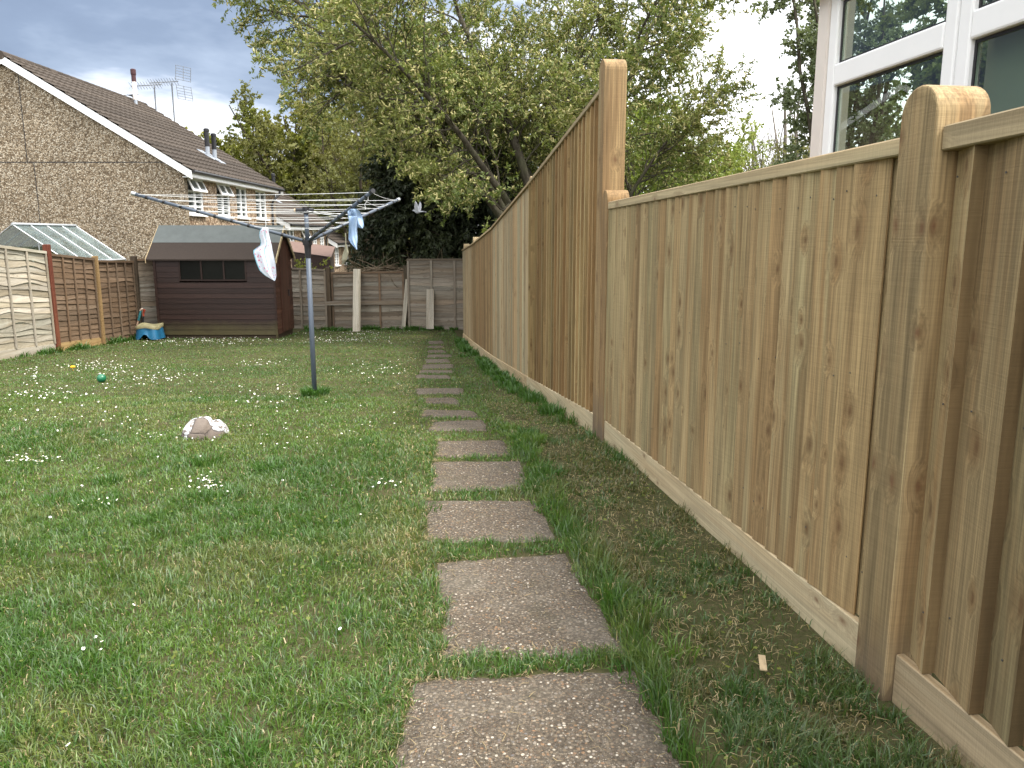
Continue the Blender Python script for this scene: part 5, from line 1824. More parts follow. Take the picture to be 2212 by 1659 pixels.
def grow(base, d, length, r0, r1, nseg, wander, up, rg, curl=0.0):
    """polylines (N, nseg+1, 3) with their radii; up > 0 turns them to the sky, < 0 lets them droop"""
    N = len(base)
    P = np.zeros((N, nseg + 1, 3))
    P[:, 0] = base
    d = nrm(d)
    st = (length / nseg)[:, None]
    for i in range(nseg):
        d = nrm(d + rg.normal(0, wander, (N, 3)) + np.array([0, 0, up]) + curl)
        P[:, i + 1] = P[:, i] + d * st
    t = np.linspace(0, 1, nseg + 1)[None]
    Rr = r0[:, None] * (1 - t) + r1[:, None] * t
    return P, Rr


def children(P, Rr, n, tmin, tmax, ang, angsd, len_lo, len_hi, rfrac, nseg, wander, up, rg, taper=True):
    N, S1, _ = P.shape
    S_ = S1 - 1
    idx = np.repeat(np.arange(N), n)
    t = tmin + (tmax - tmin) * ((np.tile(np.arange(n), N) + rg.random(N * n)) / n)
    f = t * S_
    i = np.minimum(f.astype(int), S_ - 1)
    w = (f - i)[:, None]
    base = P[idx, i] * (1 - w) + P[idx, i + 1] * w
    rad = Rr[idx, i] * (1 - w[:, 0]) + Rr[idx, i + 1] * w[:, 0]
    tan = nrm(P[idx, i + 1] - P[idx, i])
    rv = nrm(np.cross(tan, rg.normal(0, 1, (N * n, 3))))
    a = rg.normal(ang, angsd, N * n)[:, None]
    d = tan * np.cos(a) + rv * np.sin(a)
    L = rg.uniform(len_lo, len_hi, N * n)
    if taper:
        L = L * (1.15 - 0.55 * t)
    r0 = np.minimum(rad * 0.8, rfrac * L)
    return grow(base, d, L, r0, r0 * 0.35, nseg, wander, up, rg)


def tubes_arr(P, Rr, k):
    N, S1, _ = P.shape
    T = nrm(np.gradient(P, axis=1))
    ref = np.where(np.abs(T[..., 2:3]) < 0.9, np.array([0, 0, 1.0]), np.array([1.0, 0, 0]))
    A = nrm(np.cross(T, ref))
    B = np.cross(T, A)
    th = 2 * np.pi * np.arange(k) / k
    V = P[:, :, None] + (A[:, :, None] * np.cos(th)[None, None, :, None] + B[:, :, None] * np.sin(th)[None, None, :, None]) * Rr[:, :, None, None]
    base = (np.arange(N) * S1 * k)[:, None, None] + (np.arange(S1 - 1) * k)[None, :, None]
    j = np.arange(k)[None, None, :]
    j2 = (j + 1) % k
    Q = np.stack([base + j, base + j2, base + k + j2, base + k + j], -1).reshape(-1, 4)
    return V.reshape(-1, 3), Q


class QB:
    def __init__(self):
        self.V, self.Q, self.n, self.lv = [], [], 0, []

    def add(self, V, Q, lv=None):
        self.V.append(V)
        self.Q.append(Q + self.n)
        self.n += len(V)
        self.lv.append(np.zeros(len(V)) if lv is None else lv)

    def build(self, name, mat, parent=None, smooth=False):
        return quads(name, np.concatenate(self.V), np.concatenate(self.Q), mat, parent, {'lv': ('FLOAT', np.concatenate(self.lv))}, smooth)


def leaves(P, n, length, width, rg, tmin=0.1, spread=0.9, droop=0.0, lvbase=None, clump=1.3):
    """diamond leaves along twigs"""
    N, S1, _ = P.shape
    S_ = S1 - 1
    idx = np.repeat(np.arange(N), n)
    t = rg.uniform(tmin, 1.0, N * n)
    f = t * S_
    i = np.minimum(f.astype(int), S_ - 1)
    w = (f - i)[:, None]
    b_ = P[idx, i] * (1 - w) + P[idx, i + 1] * w
    tan = nrm(P[idx, i + 1] - P[idx, i])
    d = nrm(tan * 0.6 + rg.normal(0, spread, (N * n, 3)) + np.array([0, 0, -droop]))
    side = nrm(np.cross(d, rg.normal(0, 1, (N * n, 3))))
    s = rg.uniform(0.6, 1.25, N * n)[:, None]
    L, W = length * s, width * s
    nor = np.cross(d, side)
    p0 = b_
    p1 = b_ + d * L * 0.45 + side * W * 0.5
    p2 = b_ + d * L + nor * L * 0.12
    p3 = b_ + d * L * 0.45 - side * W * 0.5
    V = np.stack([p0, p1, p2, p3], 1).reshape(-1, 3)
    Q = np.arange(N * n * 4).reshape(-1, 4)
    c = 0.5 + 0.25 * (np.sin(b_[:, 0] * clump + 1.3 * np.sin(b_[:, 2] * clump)) + np.sin(b_[:, 2] * clump * 1.3 + b_[:, 1] * clump))
    lv = np.clip(0.45 * c + 0.35 * rg.random(N * n) + 0.12, 0, 1)
    return V, Q, np.repeat(lv, 4)


def set_stems(stems, base):
    d = np.array([s[0] for s in stems], float)
    L = np.array([s[1] for s in stems], float)
    r = np.array([s[2] for s in stems], float)
    b_ = np.repeat(np.array(base, float)[None], len(stems), 0)
    off = np.array([(s[3] if len(s) > 3 else (0, 0, 0)) for s in stems], float)
    curl = np.array([(s[4] if len(s) > 4 else (0, 0, 0)) for s in stems], float)
    return b_ + off, d, L, r, curl


def make_tree(name, label, base, stems, lv2, lv3, lv4, leaf, leafmat_, barkmat, seed, group=None, wander=(0.07, 0.12, 0.16, 0.2), up=(0.05, 0.03, 0.0, -0.02), kids=(7, 5, 4, 3), l3leaf=0, catkins=None, droop=0.2, nseg=(9, 6, 4, 3), clump=1.3, cat='tree', tm=0.22):
    """lvN = (children per branch, shortest, longest, angle); leaf = (per twig, length, width)"""
    rg = np.random.default_rng(seed)
    e = empty(name, base, label, cat, group)
    b_, d, L, r, curl = set_stems(stems, base)
    P1, R1 = grow(b_, d, L, r, r * 0.18, nseg[0], wander[0], up[0], rg, curl)
    P2, R2 = children(P1, R1, lv2[0], tm, 0.98, lv2[3], 0.22, lv2[1], lv2[2], 0.013, nseg[1], wander[1], up[1], rg)
    P3, R3 = children(P2, R2, lv3[0], 0.15, 1.0, lv3[3], 0.25, lv3[1], lv3[2], 0.011, nseg[2], wander[2], up[2], rg)
    tr = QB()
    tr.add(*tubes_arr(P1, R1, kids[0]))
    tr.build('trunk', barkmat, e, True)
    br = QB()
    br.add(*tubes_arr(P2, R2, kids[1]))
    br.add(*tubes_arr(P3, R3, kids[2]))
    twigs = P3
    if lv4:
        P4, R4 = children(P3, R3, lv4[0], 0.15, 1.0, lv4[3], 0.3, lv4[1], lv4[2], 0.008, nseg[3], wander[3], up[3], rg)
        br.add(*tubes_arr(P4, R4, kids[3]))
        twigs = P4
    br.build('branches', barkmat, e)
    cr = QB()
    if leaf[0]:
        cr.add(*leaves(twigs, leaf[0], leaf[1], leaf[2], rg, droop=droop, clump=clump))
    if l3leaf:
        cr.add(*leaves(P3, l3leaf, leaf[1], leaf[2], rg, tmin=0.3, droop=droop, clump=clump))
    if cr.n:
        cr.build('crown', leafmat_, e)
    if catkins:
        ck = QB()
        N = int(len(twigs) * catkins[0])
        idx = rg.choice(len(twigs), N, replace=False)
        tw = twigs[idx]
        S1 = tw.shape[1]
        for _ in range(catkins[3]):
            i = rg.integers(0, S1 - 1, N)
            w = rg.random((N, 1))
            p = tw[np.arange(N), i] * (1 - w) + tw[np.arange(N), i + 1] * w
            dd = nrm(rg.normal(0, 0.6, (N, 3)) + np.array([0, 0, 0.5]))
            Pk = np.stack([p, p + dd * catkins[1] * 0.5, p + dd * catkins[1] + rg.normal(0, 0.01, (N, 3))], 1)
            Rk = np.repeat(np.array([[0.5, 1.0, 0.35]]) * catkins[2], N, 0)
            V, Q = tubes_arr(Pk, Rk, 4)
            ck.add(V, Q, np.repeat(rg.random(N), 12))
        ck.build('catkins', M['catkin'], e)
    return e


GR = lambda x, y: float(gz(x, y))
# the big willow behind the tall fence bay
wb = at(1212, 560, 18.6)
WX, WYY = wb[0], 18.6
wz_ = GR(WX, WYY)
stems = [((-0.15, -0.05, 1.0), 9.0, 0.15, (-0.18, 0, 0), (-0.055, 0, 0)), ((-0.08, -0.05, 1.0), 9.2, 0.15, (-0.06, 0.1, 0), (-0.025, 0, 0)), ((0.05, 0.1, 1.0), 9.4, 0.15, (0.06, 0, 0), (0.0, 0, 0)),
         ((0.12, -0.05, 1.0), 9.0, 0.14, (0.16, 0.1, 0), (0.006, 0, 0)), ((-0.18, -0.10, 1.0), 10.6, 0.14, (-0.20, -0.1, 0), (-0.108, -0.01, 0.0)), ((-0.2, 0.40, 1.0), 8.2, 0.12, (-0.1, 0.2, 0), (-0.02, 0, 0)),
         ((-0.16, -0.24, 1.0), 8.2, 0.12, (-0.12, -0.2, 0), (-0.055, -0.04, 0.0)), ((0.12, -0.28, 1.0), 7.6, 0.10, (0.1, -0.2, 0), (0.01, -0.04, 0.0)), ((-0.16, 0.1, 1.0), 9.6, 0.12, (-0.22, 0.1, 0), (-0.092, 0.0, 0.0)),
         ((-0.14, -0.15, 1.0), 8.4, 0.10, (-0.18, -0.1, 0), (-0.068, -0.02, 0.0)), ((-0.10, 0.2, 1.0), 8.8, 0.12, (-0.05, 0.2, 0), (-0.05, 0.01, 0)), ((0.06, 0.3, 1.0), 8.0, 0.1, (0.05, 0.2, 0), (0.0, 0.02, 0)),
         ((0.26, 0.0, 1.0), 6.0, 0.085, (0.2, 0, 0), (0.05, 0, 0.0))]
make_tree('willow_tree', 'large many stemmed willow with pale catkins rising behind the tall fence bay', (WX, WYY, wz_), stems, (20, 1.2, 2.7, 0.85), (10, 0.55, 1.3, 0.75), (4, 0.25, 0.6, 0.6),
          (18, 0.080, 0.035), M['willow_leaf'], M['bark'], 31, up=(0.0, 0.01, -0.02, -0.02), wander=(0.05, 0.12, 0.16, 0.2), catkins=(0.6, 0.085, 0.017, 4), l3leaf=5, clump=1.7, nseg=(11, 6, 4, 3), tm=0.42)

# low sprays of the same willow kind hanging over the far end of the new fence: a young one of its own
yb = at(1062, 560, 17.6)
make_tree('willow_sapling', 'slender willow sapling leaning its leafy sprays over the fence end', (yb[0] + 0.35, 17.7, GR(yb[0], 17.7)),
          [((-0.20, -0.12, 1.0), 2.4, 0.03), ((0.0, -0.1, 1.0), 2.6, 0.03), ((0.2, -0.05, 1.0), 2.6, 0.03)], (8, 0.2, 0.55, 0.9), (4, 0.12, 0.3, 0.7), None,
          (9, 0.07, 0.035), M['lime_leaf'], M['bark'], 77)


def conifer(label, base, H, rad, seed, lean=0.0):
    rg = np.random.default_rng(seed)
    e = empty('conifer_tree', base, label, 'tree')
    b_ = np.array([base], float)
    P1, R1 = grow(b_, np.array([[lean, 0, 1.0]]), np.array([H]), np.array([0.22]), np.array([0.02]), 12, 0.01, 0.0, rg)
    tr = QB()
    tr.add(*tubes_arr(P1, R1, 8))
    tr.build('trunk', M['bark_dark'], e, True)
    n = 260
    t = rg.random(n) ** 0.9
    hgt = 0.03 + 0.95 * t
    az = rg.random(n) * 2 * np.pi
    f = hgt * 12
    i = np.minimum(f.astype(int), 11)
    w = (f - i)[:, None]
    bs = P1[0][i] * (1 - w) + P1[0][i + 1] * w
    prof = np.minimum(1.0, 0.72 + 0.9 * hgt) * (1 - hgt) ** 0.6 + 0.03
    d = np.stack([np.cos(az), np.sin(az), 0.15 + 0.4 * hgt], 1)
    L = rad * prof * rg.uniform(0.75, 1.2, n)
    P2, R2 = grow(bs, d, L, 0.012 * L + 0.006, np.full(n, 0.004), 6, 0.06, -0.10, rg)
    P3, R3 = children(P2, R2, 12, 0.15, 1.0, 0.85, 0.2, 0.35, 0.95, 0.006, 4, 0.08, -0.18, rg)
    br = QB()
    br.add(*tubes_arr(P2, R2, 4))
    br.build('branches', M['bark_dark'], e)
    cr = QB()
    cr.add(*leaves(P3, 22, 0.15, 0.05, rg, tmin=0.0, spread=0.45, droop=0.35, clump=2.0))
    cr.add(*leaves(P3[:, -2:], 5, 0.13, 0.045, rg, tmin=0.2, spread=0.5, droop=0.5, clump=2.0))
    cr.build('crown', M['conifer_leaf'], e)
    return e


cb = at(905, 600, 22.6)
conifer('dark drooping conifer behind the low back panel and brushwood', (cb[0], 22.9, GR(cb[0], 22.9)), 5.6, 2.3, 5)
cb = at(1050, 600, 23.2)
conifer('second dark conifer half hidden behind the willow stems', (cb[0], 23.2, GR(cb[0], 23.2)), 5.8, 2.7, 15)

def round_stems(n, H, spread, r, seed, tall=1.0):
    rg = np.random.default_rng(seed)
    out = [((0, 0, 1.0), H, r)]
    for i in range(n - 1):
        a = 2 * math.pi * (i + rg.random() * 0.6) / (n - 1)
        k = spread * rg.uniform(0.55, 1.15)
        out.append(((math.cos(a) * k, math.sin(a) * k, 1.0), H * rg.uniform(0.75, 0.98), r * 0.7, (0, 0, H * 0.12 * rg.random())))
    return out


# yellow-green oaks behind the terrace, left of the willow
for (px, Y, H, spr, lb, sd_, cnt) in ((474, 62.0, 9.6, 0.6, 'yellow green oak just right of the aerials behind the house roof', 41, 46),
                                      (600, 60.0, 10.8, 0.45, 'bright yellow green oak behind the right end of the house roof', 42, 34),
                                      (680, 60.0, 13.2, 0.5, 'olive oak with ivy dark trunk between the terrace and the conifers', 43, 16),
                                      (800, 50.0, 10.6, 0.5, 'thin leaved brownish oak left of the dark conifer', 44, 12)):
    p = at(px, 500, Y)
    make_tree('oak_tree', lb, (p[0], Y, GR(p[0], Y)), round_stems(7, H, spr, 0.26, sd_), (9, 1.6, 3.6, 0.85), (7, 0.8, 1.7, 0.75), (4, 0.35, 0.8, 0.7), (cnt, 0.17, 0.115), M['oak_leaf'] if cnt > 20 else M['wood_leaf'], M['bark_dark'], sd_,
              clump=0.8, kids=(6, 4, 3, 3), tm=0.3)

# right of the tall post: lime green trees, brown thicket, bare ash, pale tree by the conservatory
for (px, Y, H, spr, lb, sd_, cnt, mt_) in ((1395, 27.0, 6.0, 0.6, 'lime green leafy tree just right of the tall post', 51, 26, 'lime_leaf'),
                                           (1500, 30.0, 6.4, 0.55, 'loose yellow green tree in the middle of the gap above the low bay', 52, 17, 'lime_leaf'),
                                           (1600, 36.0, 6.6, 0.6, 'sparse brown green thicket left of the bare ash', 53, 4, 'wood_leaf'),
                                           (1745, 33.0, 5.6, 0.6, 'brown green bush below the pale tree against the conservatory', 55, 7, 'wood_leaf')):
    p = at(px, 500, Y)
    make_tree('garden_tree', lb, (p[0], Y, GR(p[0], Y)), round_stems(7, H, spr, 0.13, sd_), (10, 1.0, 2.3, 0.85), (7, 0.5, 1.2, 0.75), (4, 0.25, 0.6, 0.7), (cnt, 0.11, 0.065), M[mt_], M['bark'], sd_, clump=1.1, kids=(6, 4, 3, 3), tm=0.12)
p = at(1690, 500, 38.0)
make_tree('bare_tree', 'bare grey leafless ash standing against the pale sky', (p[0], 38.0, GR(p[0], 38.0)), round_stems(8, 9.2, 0.42, 0.22, 61), (10, 1.2, 2.6, 0.7), (8, 0.6, 1.5, 0.6), (5, 0.3, 0.8, 0.6), (0, 0.1, 0.1), M['pale_leaf'], M['bark_grey'], 61,
          up=(0.03, 0.06, 0.08, 0.08), kids=(6, 4, 3, 3))
p = at(1640, 500, 44.0)
make_tree('bare_tree', 'second bare brown tree farther left of the leafless ash', (p[0], 44.0, GR(p[0], 44.0)), round_stems(7, 8.6, 0.5, 0.15, 62), (10, 1.2, 2.6, 0.7), (8, 0.6, 1.5, 0.6), (5, 0.3, 0.8, 0.6), (0, 0.1, 0.1), M['pale_leaf'], M['bark'], 62,
          up=(0.03, 0.06, 0.08, 0.08), kids=(6, 4, 3, 3))
p = at(1815, 400, 16.0)
make_tree('pale_tree', 'tall pale green tree rising close beside the conservatory corner', (p[0], 16.0, GR(p[0], 16.0)), round_stems(6, 8.0, 0.14, 0.11, 71), (18, 0.4, 0.95, 0.9), (7, 0.3, 0.6, 0.75), (4, 0.15, 0.35, 0.7), (20, 0.075, 0.042), M['pale_leaf'], M['bark'], 71, clump=2.0)

for (px_, Yq, H, lb, sd_) in ((8.4, 11.5, 7.4, 'tall dark leafy tree seen through the conservatory glass', 95), (6.5, 8.6, 4.6, 'dense green bush seen low through the conservatory glass', 96), (8.8, 8.8, 6.6, 'second leafy tree seen through the conservatory glass farther right', 97)):
    make_tree('garden_tree', lb, (px_, Yq, GR(px_, Yq)), round_stems(8, H, 0.5, 0.09, sd_), (11, 0.7, 1.6, 0.85), (7, 0.4, 0.9, 0.75), (4, 0.2, 0.45, 0.7), (24, 0.10, 0.06), M['willow_leaf'], M['bark'], sd_, clump=1.4, tm=0.08)

# far wood closing the view: two kinds of tree, copied with their parts
def far_proto(seed, mt_, H, leafn):
    return make_tree('woodland_tree', 'far tree of the spring wood beyond the gardens', (0, 0, 0), round_stems(6, H, 0.5, 0.22, seed), (9, 1.6, 3.4, 0.85), (6, 0.9, 1.9, 0.75), (3, 0.5, 1.0, 0.7), (leafn, 0.30, 0.19), M[mt_], M['bark'], seed,
                     group='trees of the far wood', clump=0.7, kids=(5, 3, 3, 3), tm=0.12)


def copy_tree(o, parent=None):
    c = o.copy()
    COL.objects.link(c)
    if parent is not None:
        c.parent = parent
    for ch in list(o.children):
        copy_tree(ch, c)
    return c


protos = [far_proto(81, 'wood_leaf', 10.0, 7), far_proto(82, 'oak_leaf', 9.0, 6), far_proto(83, 'wood_leaf', 8.0, 3)]
spots = [(430, 62, 0, 0.6), (620, 60, 2, 1.15), (700, 64, 0, 1.2), (790, 58, 1, 1.0), (860, 62, 0, 1.1), (950, 60, 1, 1.25), (1060, 56, 0, 1.2), (1180, 58, 1, 1.2), (1290, 52, 0, 1.1),
         (1390, 56, 1, 0.95), (1480, 58, 2, 0.9), (1570, 60, 0, 0.8), (1655, 62, 2, 0.8), (1730, 58, 0, 0.85), (1810, 60, 2, 0.85), (1900, 52, 1, 0.9), (2050, 52, 0, 1.0), (330, 66, 2, 0.6), (2200, 50, 0, 1.0),
         (760, 52, 2, 0.8), (540, 68, 1, 0.55)]
for i, (px, Y, k, s) in enumerate(spots):
    first = [j for j, q in enumerate(spots) if q[2] == k][0] == i
    o = protos[k] if first else copy_tree(protos[k])
    p = at(px, 500, Y)
    o.location = (p[0], Y, GR(p[0], Y) - 0.3)
    o.scale = (s * 1.15, s * 1.15, s)
    o.rotation_euler = (0, 0, i * 1.7)

# trees and a hedge behind the camera's left, seen in the conservatory glass, are left out; brushwood over the back fence
def brushwood():
    rg = np.random.default_rng(9)
    c = at(905, 560, 21.9)
    e = empty('brush_heap', (c[0], 21.9, GR(c[0], 21.9)), 'heap of dead brown brushwood showing over the low back panel', 'brushwood')
    N = 420
    b_ = np.stack([c[0] + rg.normal(0, 0.62, N), 21.8 + rg.normal(0, 0.4, N), np.full(N, GR(c[0], 21.9) + 0.55) + rg.random(N) * 0.5], 1)
    d = np.stack([rg.normal(0, 0.7, N), rg.normal(0, 0.4, N), np.abs(rg.normal(0.55, 0.4, N))], 1)
    P1, R1 = grow(b_, d, rg.uniform(0.4, 1.15, N), np.full(N, 0.011), np.full(N, 0.004), 5, 0.14, 0.0, rg)
    P2, R2 = children(P1, R1, 6, 0.2, 1.0, 0.6, 0.2, 0.15, 0.4, 0.012, 3, 0.15, 0.02, rg)
    q = QB()
    q.add(*tubes_arr(P1, R1, 4), np.repeat(rg.random(N), 24))
    V, Q = tubes_arr(P2, R2, 3)
    q.add(V, Q, np.repeat(rg.random(len(P2)), 12))
    q.build('twigs', M['dead_twig'], e)
    # flat layer of cut sticks along the fence top
    N = 160
    b_ = np.stack([c[0] + rg.uniform(-1.5, 1.2, N), np.full(N, 21.0) + rg.random(N) * 0.4, np.full(N, GR(c[0], 21) + 1.36) + rg.random(N) * 0.16], 1)
    P3, R3 = grow(b_, np.stack([rg.normal(0, 1, N), rg.normal(0, 0.3, N), rg.normal(0, 0.12, N)], 1), rg.uniform(0.3, 0.9, N), np.full(N, 0.012), np.full(N, 0.006), 4, 0.08, 0, rg)
    q = QB()
    q.add(*tubes_arr(P3, R3, 4), np.repeat(rg.random(N), 20))
    q.build('sticks', M['dead_twig'], e)


brushwood()
p = at(652, 575, 21.6)
make_tree('yellow_shrub', 'small yellow green shrub peeping over the back panel by the shed', (p[0], 21.6, GR(p[0], 21.6)), round_stems(6, 1.75, 0.4, 0.02, 91), (7, 0.2, 0.5, 0.8), (4, 0.12, 0.3, 0.7), None, (10, 0.07, 0.04), M['oak_leaf'], M['bark'], 91, cat='shrub')

# ------------------------------------------------------------------ grass
gcol = dict(lush=(0.055, 0.135, 0.018), mid=(0.115, 0.200, 0.030), dry=(0.230, 0.225, 0.080), straw=(0.42, 0.34, 0.18), dark=(0.050, 0.095, 0.026), blue=(0.105, 0.160, 0.075))
rgG = np.random.default_rng(123)


def fence_x(Y):
    return FA[0] + (Y - FA[1]) * (FU[0] / FU[1])


def in_slabs(x, y, pad):
    m = np.zeros(len(x), bool)
    for Q4 in SLAB_XY:
        c = Q4.mean(0)
        q = Q4
        ins = np.ones(len(x), bool)
        # orientation
        area = sum(q[k][0] * q[(k + 1) % 4][1] - q[(k + 1) % 4][0] * q[k][1] for k in range(4))
        sg = 1 if area > 0 else -1
        for k in range(4):
            a, b_ = q[k], q[(k + 1) % 4]
            ed = b_ - a
            nn = np.array([-ed[1], ed[0]]) / (np.linalg.norm(ed) + 1e-9) * sg
            ins &= ((x - a[0]) * nn[0] + (y - a[1]) * nn[1]) > pad
        m |= ins
    return m


PATHX = np.array([[q[:, 0].mean(), q[:, 1].mean()] for q in SLAB_XY])
PATHX = PATHX[np.argsort(PATHX[:, 1])]


def blade_field(Y0, Y1, dens, wid, hgt):
    xl0 = max(-8.25, -(0.66 * Y1 + 1.2))
    xr0 = 1.35
    n = int((xr0 - xl0) * (Y1 - Y0) * dens)
    x = rgG.uniform(xl0, xr0, n)
    y = rgG.uniform(Y0, Y1, n)
    # clumpiness: gather blades into tufts
    x += rgG.normal(0, 0.012, n)
    keep = (x < fence_x(y) - 0.012) & (y < BY - 0.02)
    pad = (smooth_noise(x, y, 0.05, 4) - 0.55) * 0.06 + np.clip(smooth_noise(x, y, 0.16, 44) - 0.5, 0, 1) * 0.10
    keep &= ~in_slabs(x, y, pad)
    keep &= ~((x > SHED[0]) & (x < SHED[1]) & (y > SHED[2]))
    keep &= ~((np.abs(x - BP[0]) < br * 0.9) & (np.abs(y - BP[1]) < br * 0.8))
    # rough strip between the path and the fence: thinner, soil showing
    px_ = np.interp(y, PATHX[:, 1], PATHX[:, 0])
    strip = np.clip((x - px_ - 0.34) / 0.12, 0, 1) * np.clip((9.0 - y) / 4.0, 0, 1)
    bare = smooth_noise(x, y, 0.16, 8) * 0.6 + smooth_noise(x, y, 0.05, 9) * 0.4
    keep &= ~((strip > 0.5) & (bare < 0.50) & (rgG.random(n) < 0.88))
    bare2 = smooth_noise(x, y, 0.24, 18)
    keep &= ~((strip <= 0.5) & (bare2 < 0.17) & (rgG.random(n) < 0.6))
    x, y, px_, strip, bare = x[keep], y[keep], px_[keep], strip[keep], bare[keep]
    n = len(x)
    big = smooth_noise(x, y, 1.1, 1) * 0.6 + smooth_noise(x, y, 0.42, 2) * 0.4
    fine = smooth_noise(x, y, 0.13, 3)
    edge_r = np.exp(-((x - px_ - 0.38) / 0.07) ** 2) * np.clip((7 - y) / 2, 0, 1)
    edge_l = np.exp(-((x - px_ + 0.36) / 0.16) ** 2)
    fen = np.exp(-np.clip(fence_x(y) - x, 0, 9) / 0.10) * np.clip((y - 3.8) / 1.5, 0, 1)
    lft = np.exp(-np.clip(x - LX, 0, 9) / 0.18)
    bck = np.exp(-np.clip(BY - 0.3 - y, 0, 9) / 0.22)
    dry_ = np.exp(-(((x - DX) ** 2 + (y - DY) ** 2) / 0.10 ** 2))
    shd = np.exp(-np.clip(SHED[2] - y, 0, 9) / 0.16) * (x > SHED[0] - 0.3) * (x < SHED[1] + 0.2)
    ballr = np.exp(-((np.hypot(x - BP[0], y - BP[1]) - br) / 0.06) ** 2)
    tuft = smooth_noise(x, y, 0.06, 61) * 0.5 + smooth_noise(x, y, 0.12, 62) * 0.5
    H = hgt * (0.40 + 0.62 * big ** 1.2 + 0.9 * (tuft - 0.42)) * rgG.uniform(0.55, 1.25, n)
    H = np.maximum(H, hgt * 0.22)
    H *= 1 + 0.9 * edge_r + 2.2 * fen * smooth_noise(x, y, 0.3, 33) + 2.0 * lft + 1.8 * bck * smooth_noise(x, y, 0.4, 34) + 2.2 * dry_ + 1.0 * shd + 0.5 * ballr
    H *= np.where(strip > 0.5, 0.75 + 0.5 * bare, 1.0)
    # colour of each blade: lush, mown green, dry or straw patches
    t = big + 0.5 * (tuft - 0.5) + rgG.normal(0, 0.14, n)
    c = np.empty((n, 3))
    cl = {k: np.array(v) for k, v in gcol.items()}
    w = np.clip((t - 0.30) / 0.36, 0, 1)[:, None]
    c[:] = cl['mid'] * (1 - w) + cl['lush'] * w
    dry = np.clip((smooth_noise(x, y, 0.6, 5) * 0.5 + smooth_noise(x, y, 0.17, 6) * 0.5 - 0.50) / 0.22, 0, 1) * 0.75 + edge_l * 0.55 * smooth_noise(x, y, 0.25, 7)
    dry = np.clip(dry + rgG.normal(0, 0.12, n), 0, 1)[:, None] * 0.55
    c = c * (1 - dry) + cl['dry'] * dry
    st_p = 0.05 + 0.12 * edge_l + 0.10 * (dry[:, 0] > 0.4) + np.where(strip > 0.5, 0.16 * (bare < 0.55), 0)
    isst = rgG.random(n) < st_p
    c[isst] = cl['straw'] * rgG.uniform(0.7, 1.15, (isst.sum(), 1))
    H[isst] *= 0.9
    bl_ = (rgG.random(n) < 0.16) & ~isst
    c[bl_] = cl['blue']
    sg = (strip * (0.75 - 0.5 * edge_r))[:, None] * (~isst)[:, None]
    brn = (smooth_noise(x, y, 0.22, 71) > 0.45)[:, None] * (rgG.random((n, 1)) < 0.7)
    strip_c = np.where(brn, np.array([0.17, 0.135, 0.065]), cl['dark'] * 0.65 + c * 0.35)
    c = c * (1 - sg) + strip_c * sg
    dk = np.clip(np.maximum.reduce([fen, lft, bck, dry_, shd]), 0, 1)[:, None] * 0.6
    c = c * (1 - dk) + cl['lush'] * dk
    c *= rgG.uniform(0.78, 1.22, (n, 1))
    z = gz(x, y) - 0.004
    # lean: combed patches plus scatter
    a = smooth_noise(x, y, 0.28, 12) * 11.0 + rgG.normal(0, 1.7, n)
    ln = np.abs(rgG.normal(0.85, 0.55, n)) * (1 - 0.4 * edge_r)
    flat = np.where(isst, 1.6, 1.0)
    ln = ln * flat
    dx, dy = np.cos(a) * ln, np.sin(a) * ln
    wv = wid * rgG.uniform(0.6, 1.3, n)
    az = rgG.random(n) * np.pi
    sx, sy = np.cos(az) * wv / 2, np.sin(az) * wv / 2
    zl = 1.0 / np.sqrt(1 + ln ** 2)
    V = np.zeros((n, 5, 3))
    V[:, 0] = np.stack([x - sx, y - sy, z], 1)
    V[:, 1] = np.stack([x + sx, y + sy, z], 1)
    mx_, my_, mz_ = x + dx * H * 0.32 * zl, y + dy * H * 0.32 * zl, z + H * 0.58 * (0.45 + 0.55 * zl)
    V[:, 2] = np.stack([mx_ + sx * 0.8, my_ + sy * 0.8, mz_], 1)
    V[:, 3] = np.stack([mx_ - sx * 0.8, my_ - sy * 0.8, mz_], 1)
    V[:, 4] = np.stack([x + dx * H * zl, y + dy * H * zl, z + H * zl * np.where(isst, 0.6, 0.9)], 1)
    return V, c


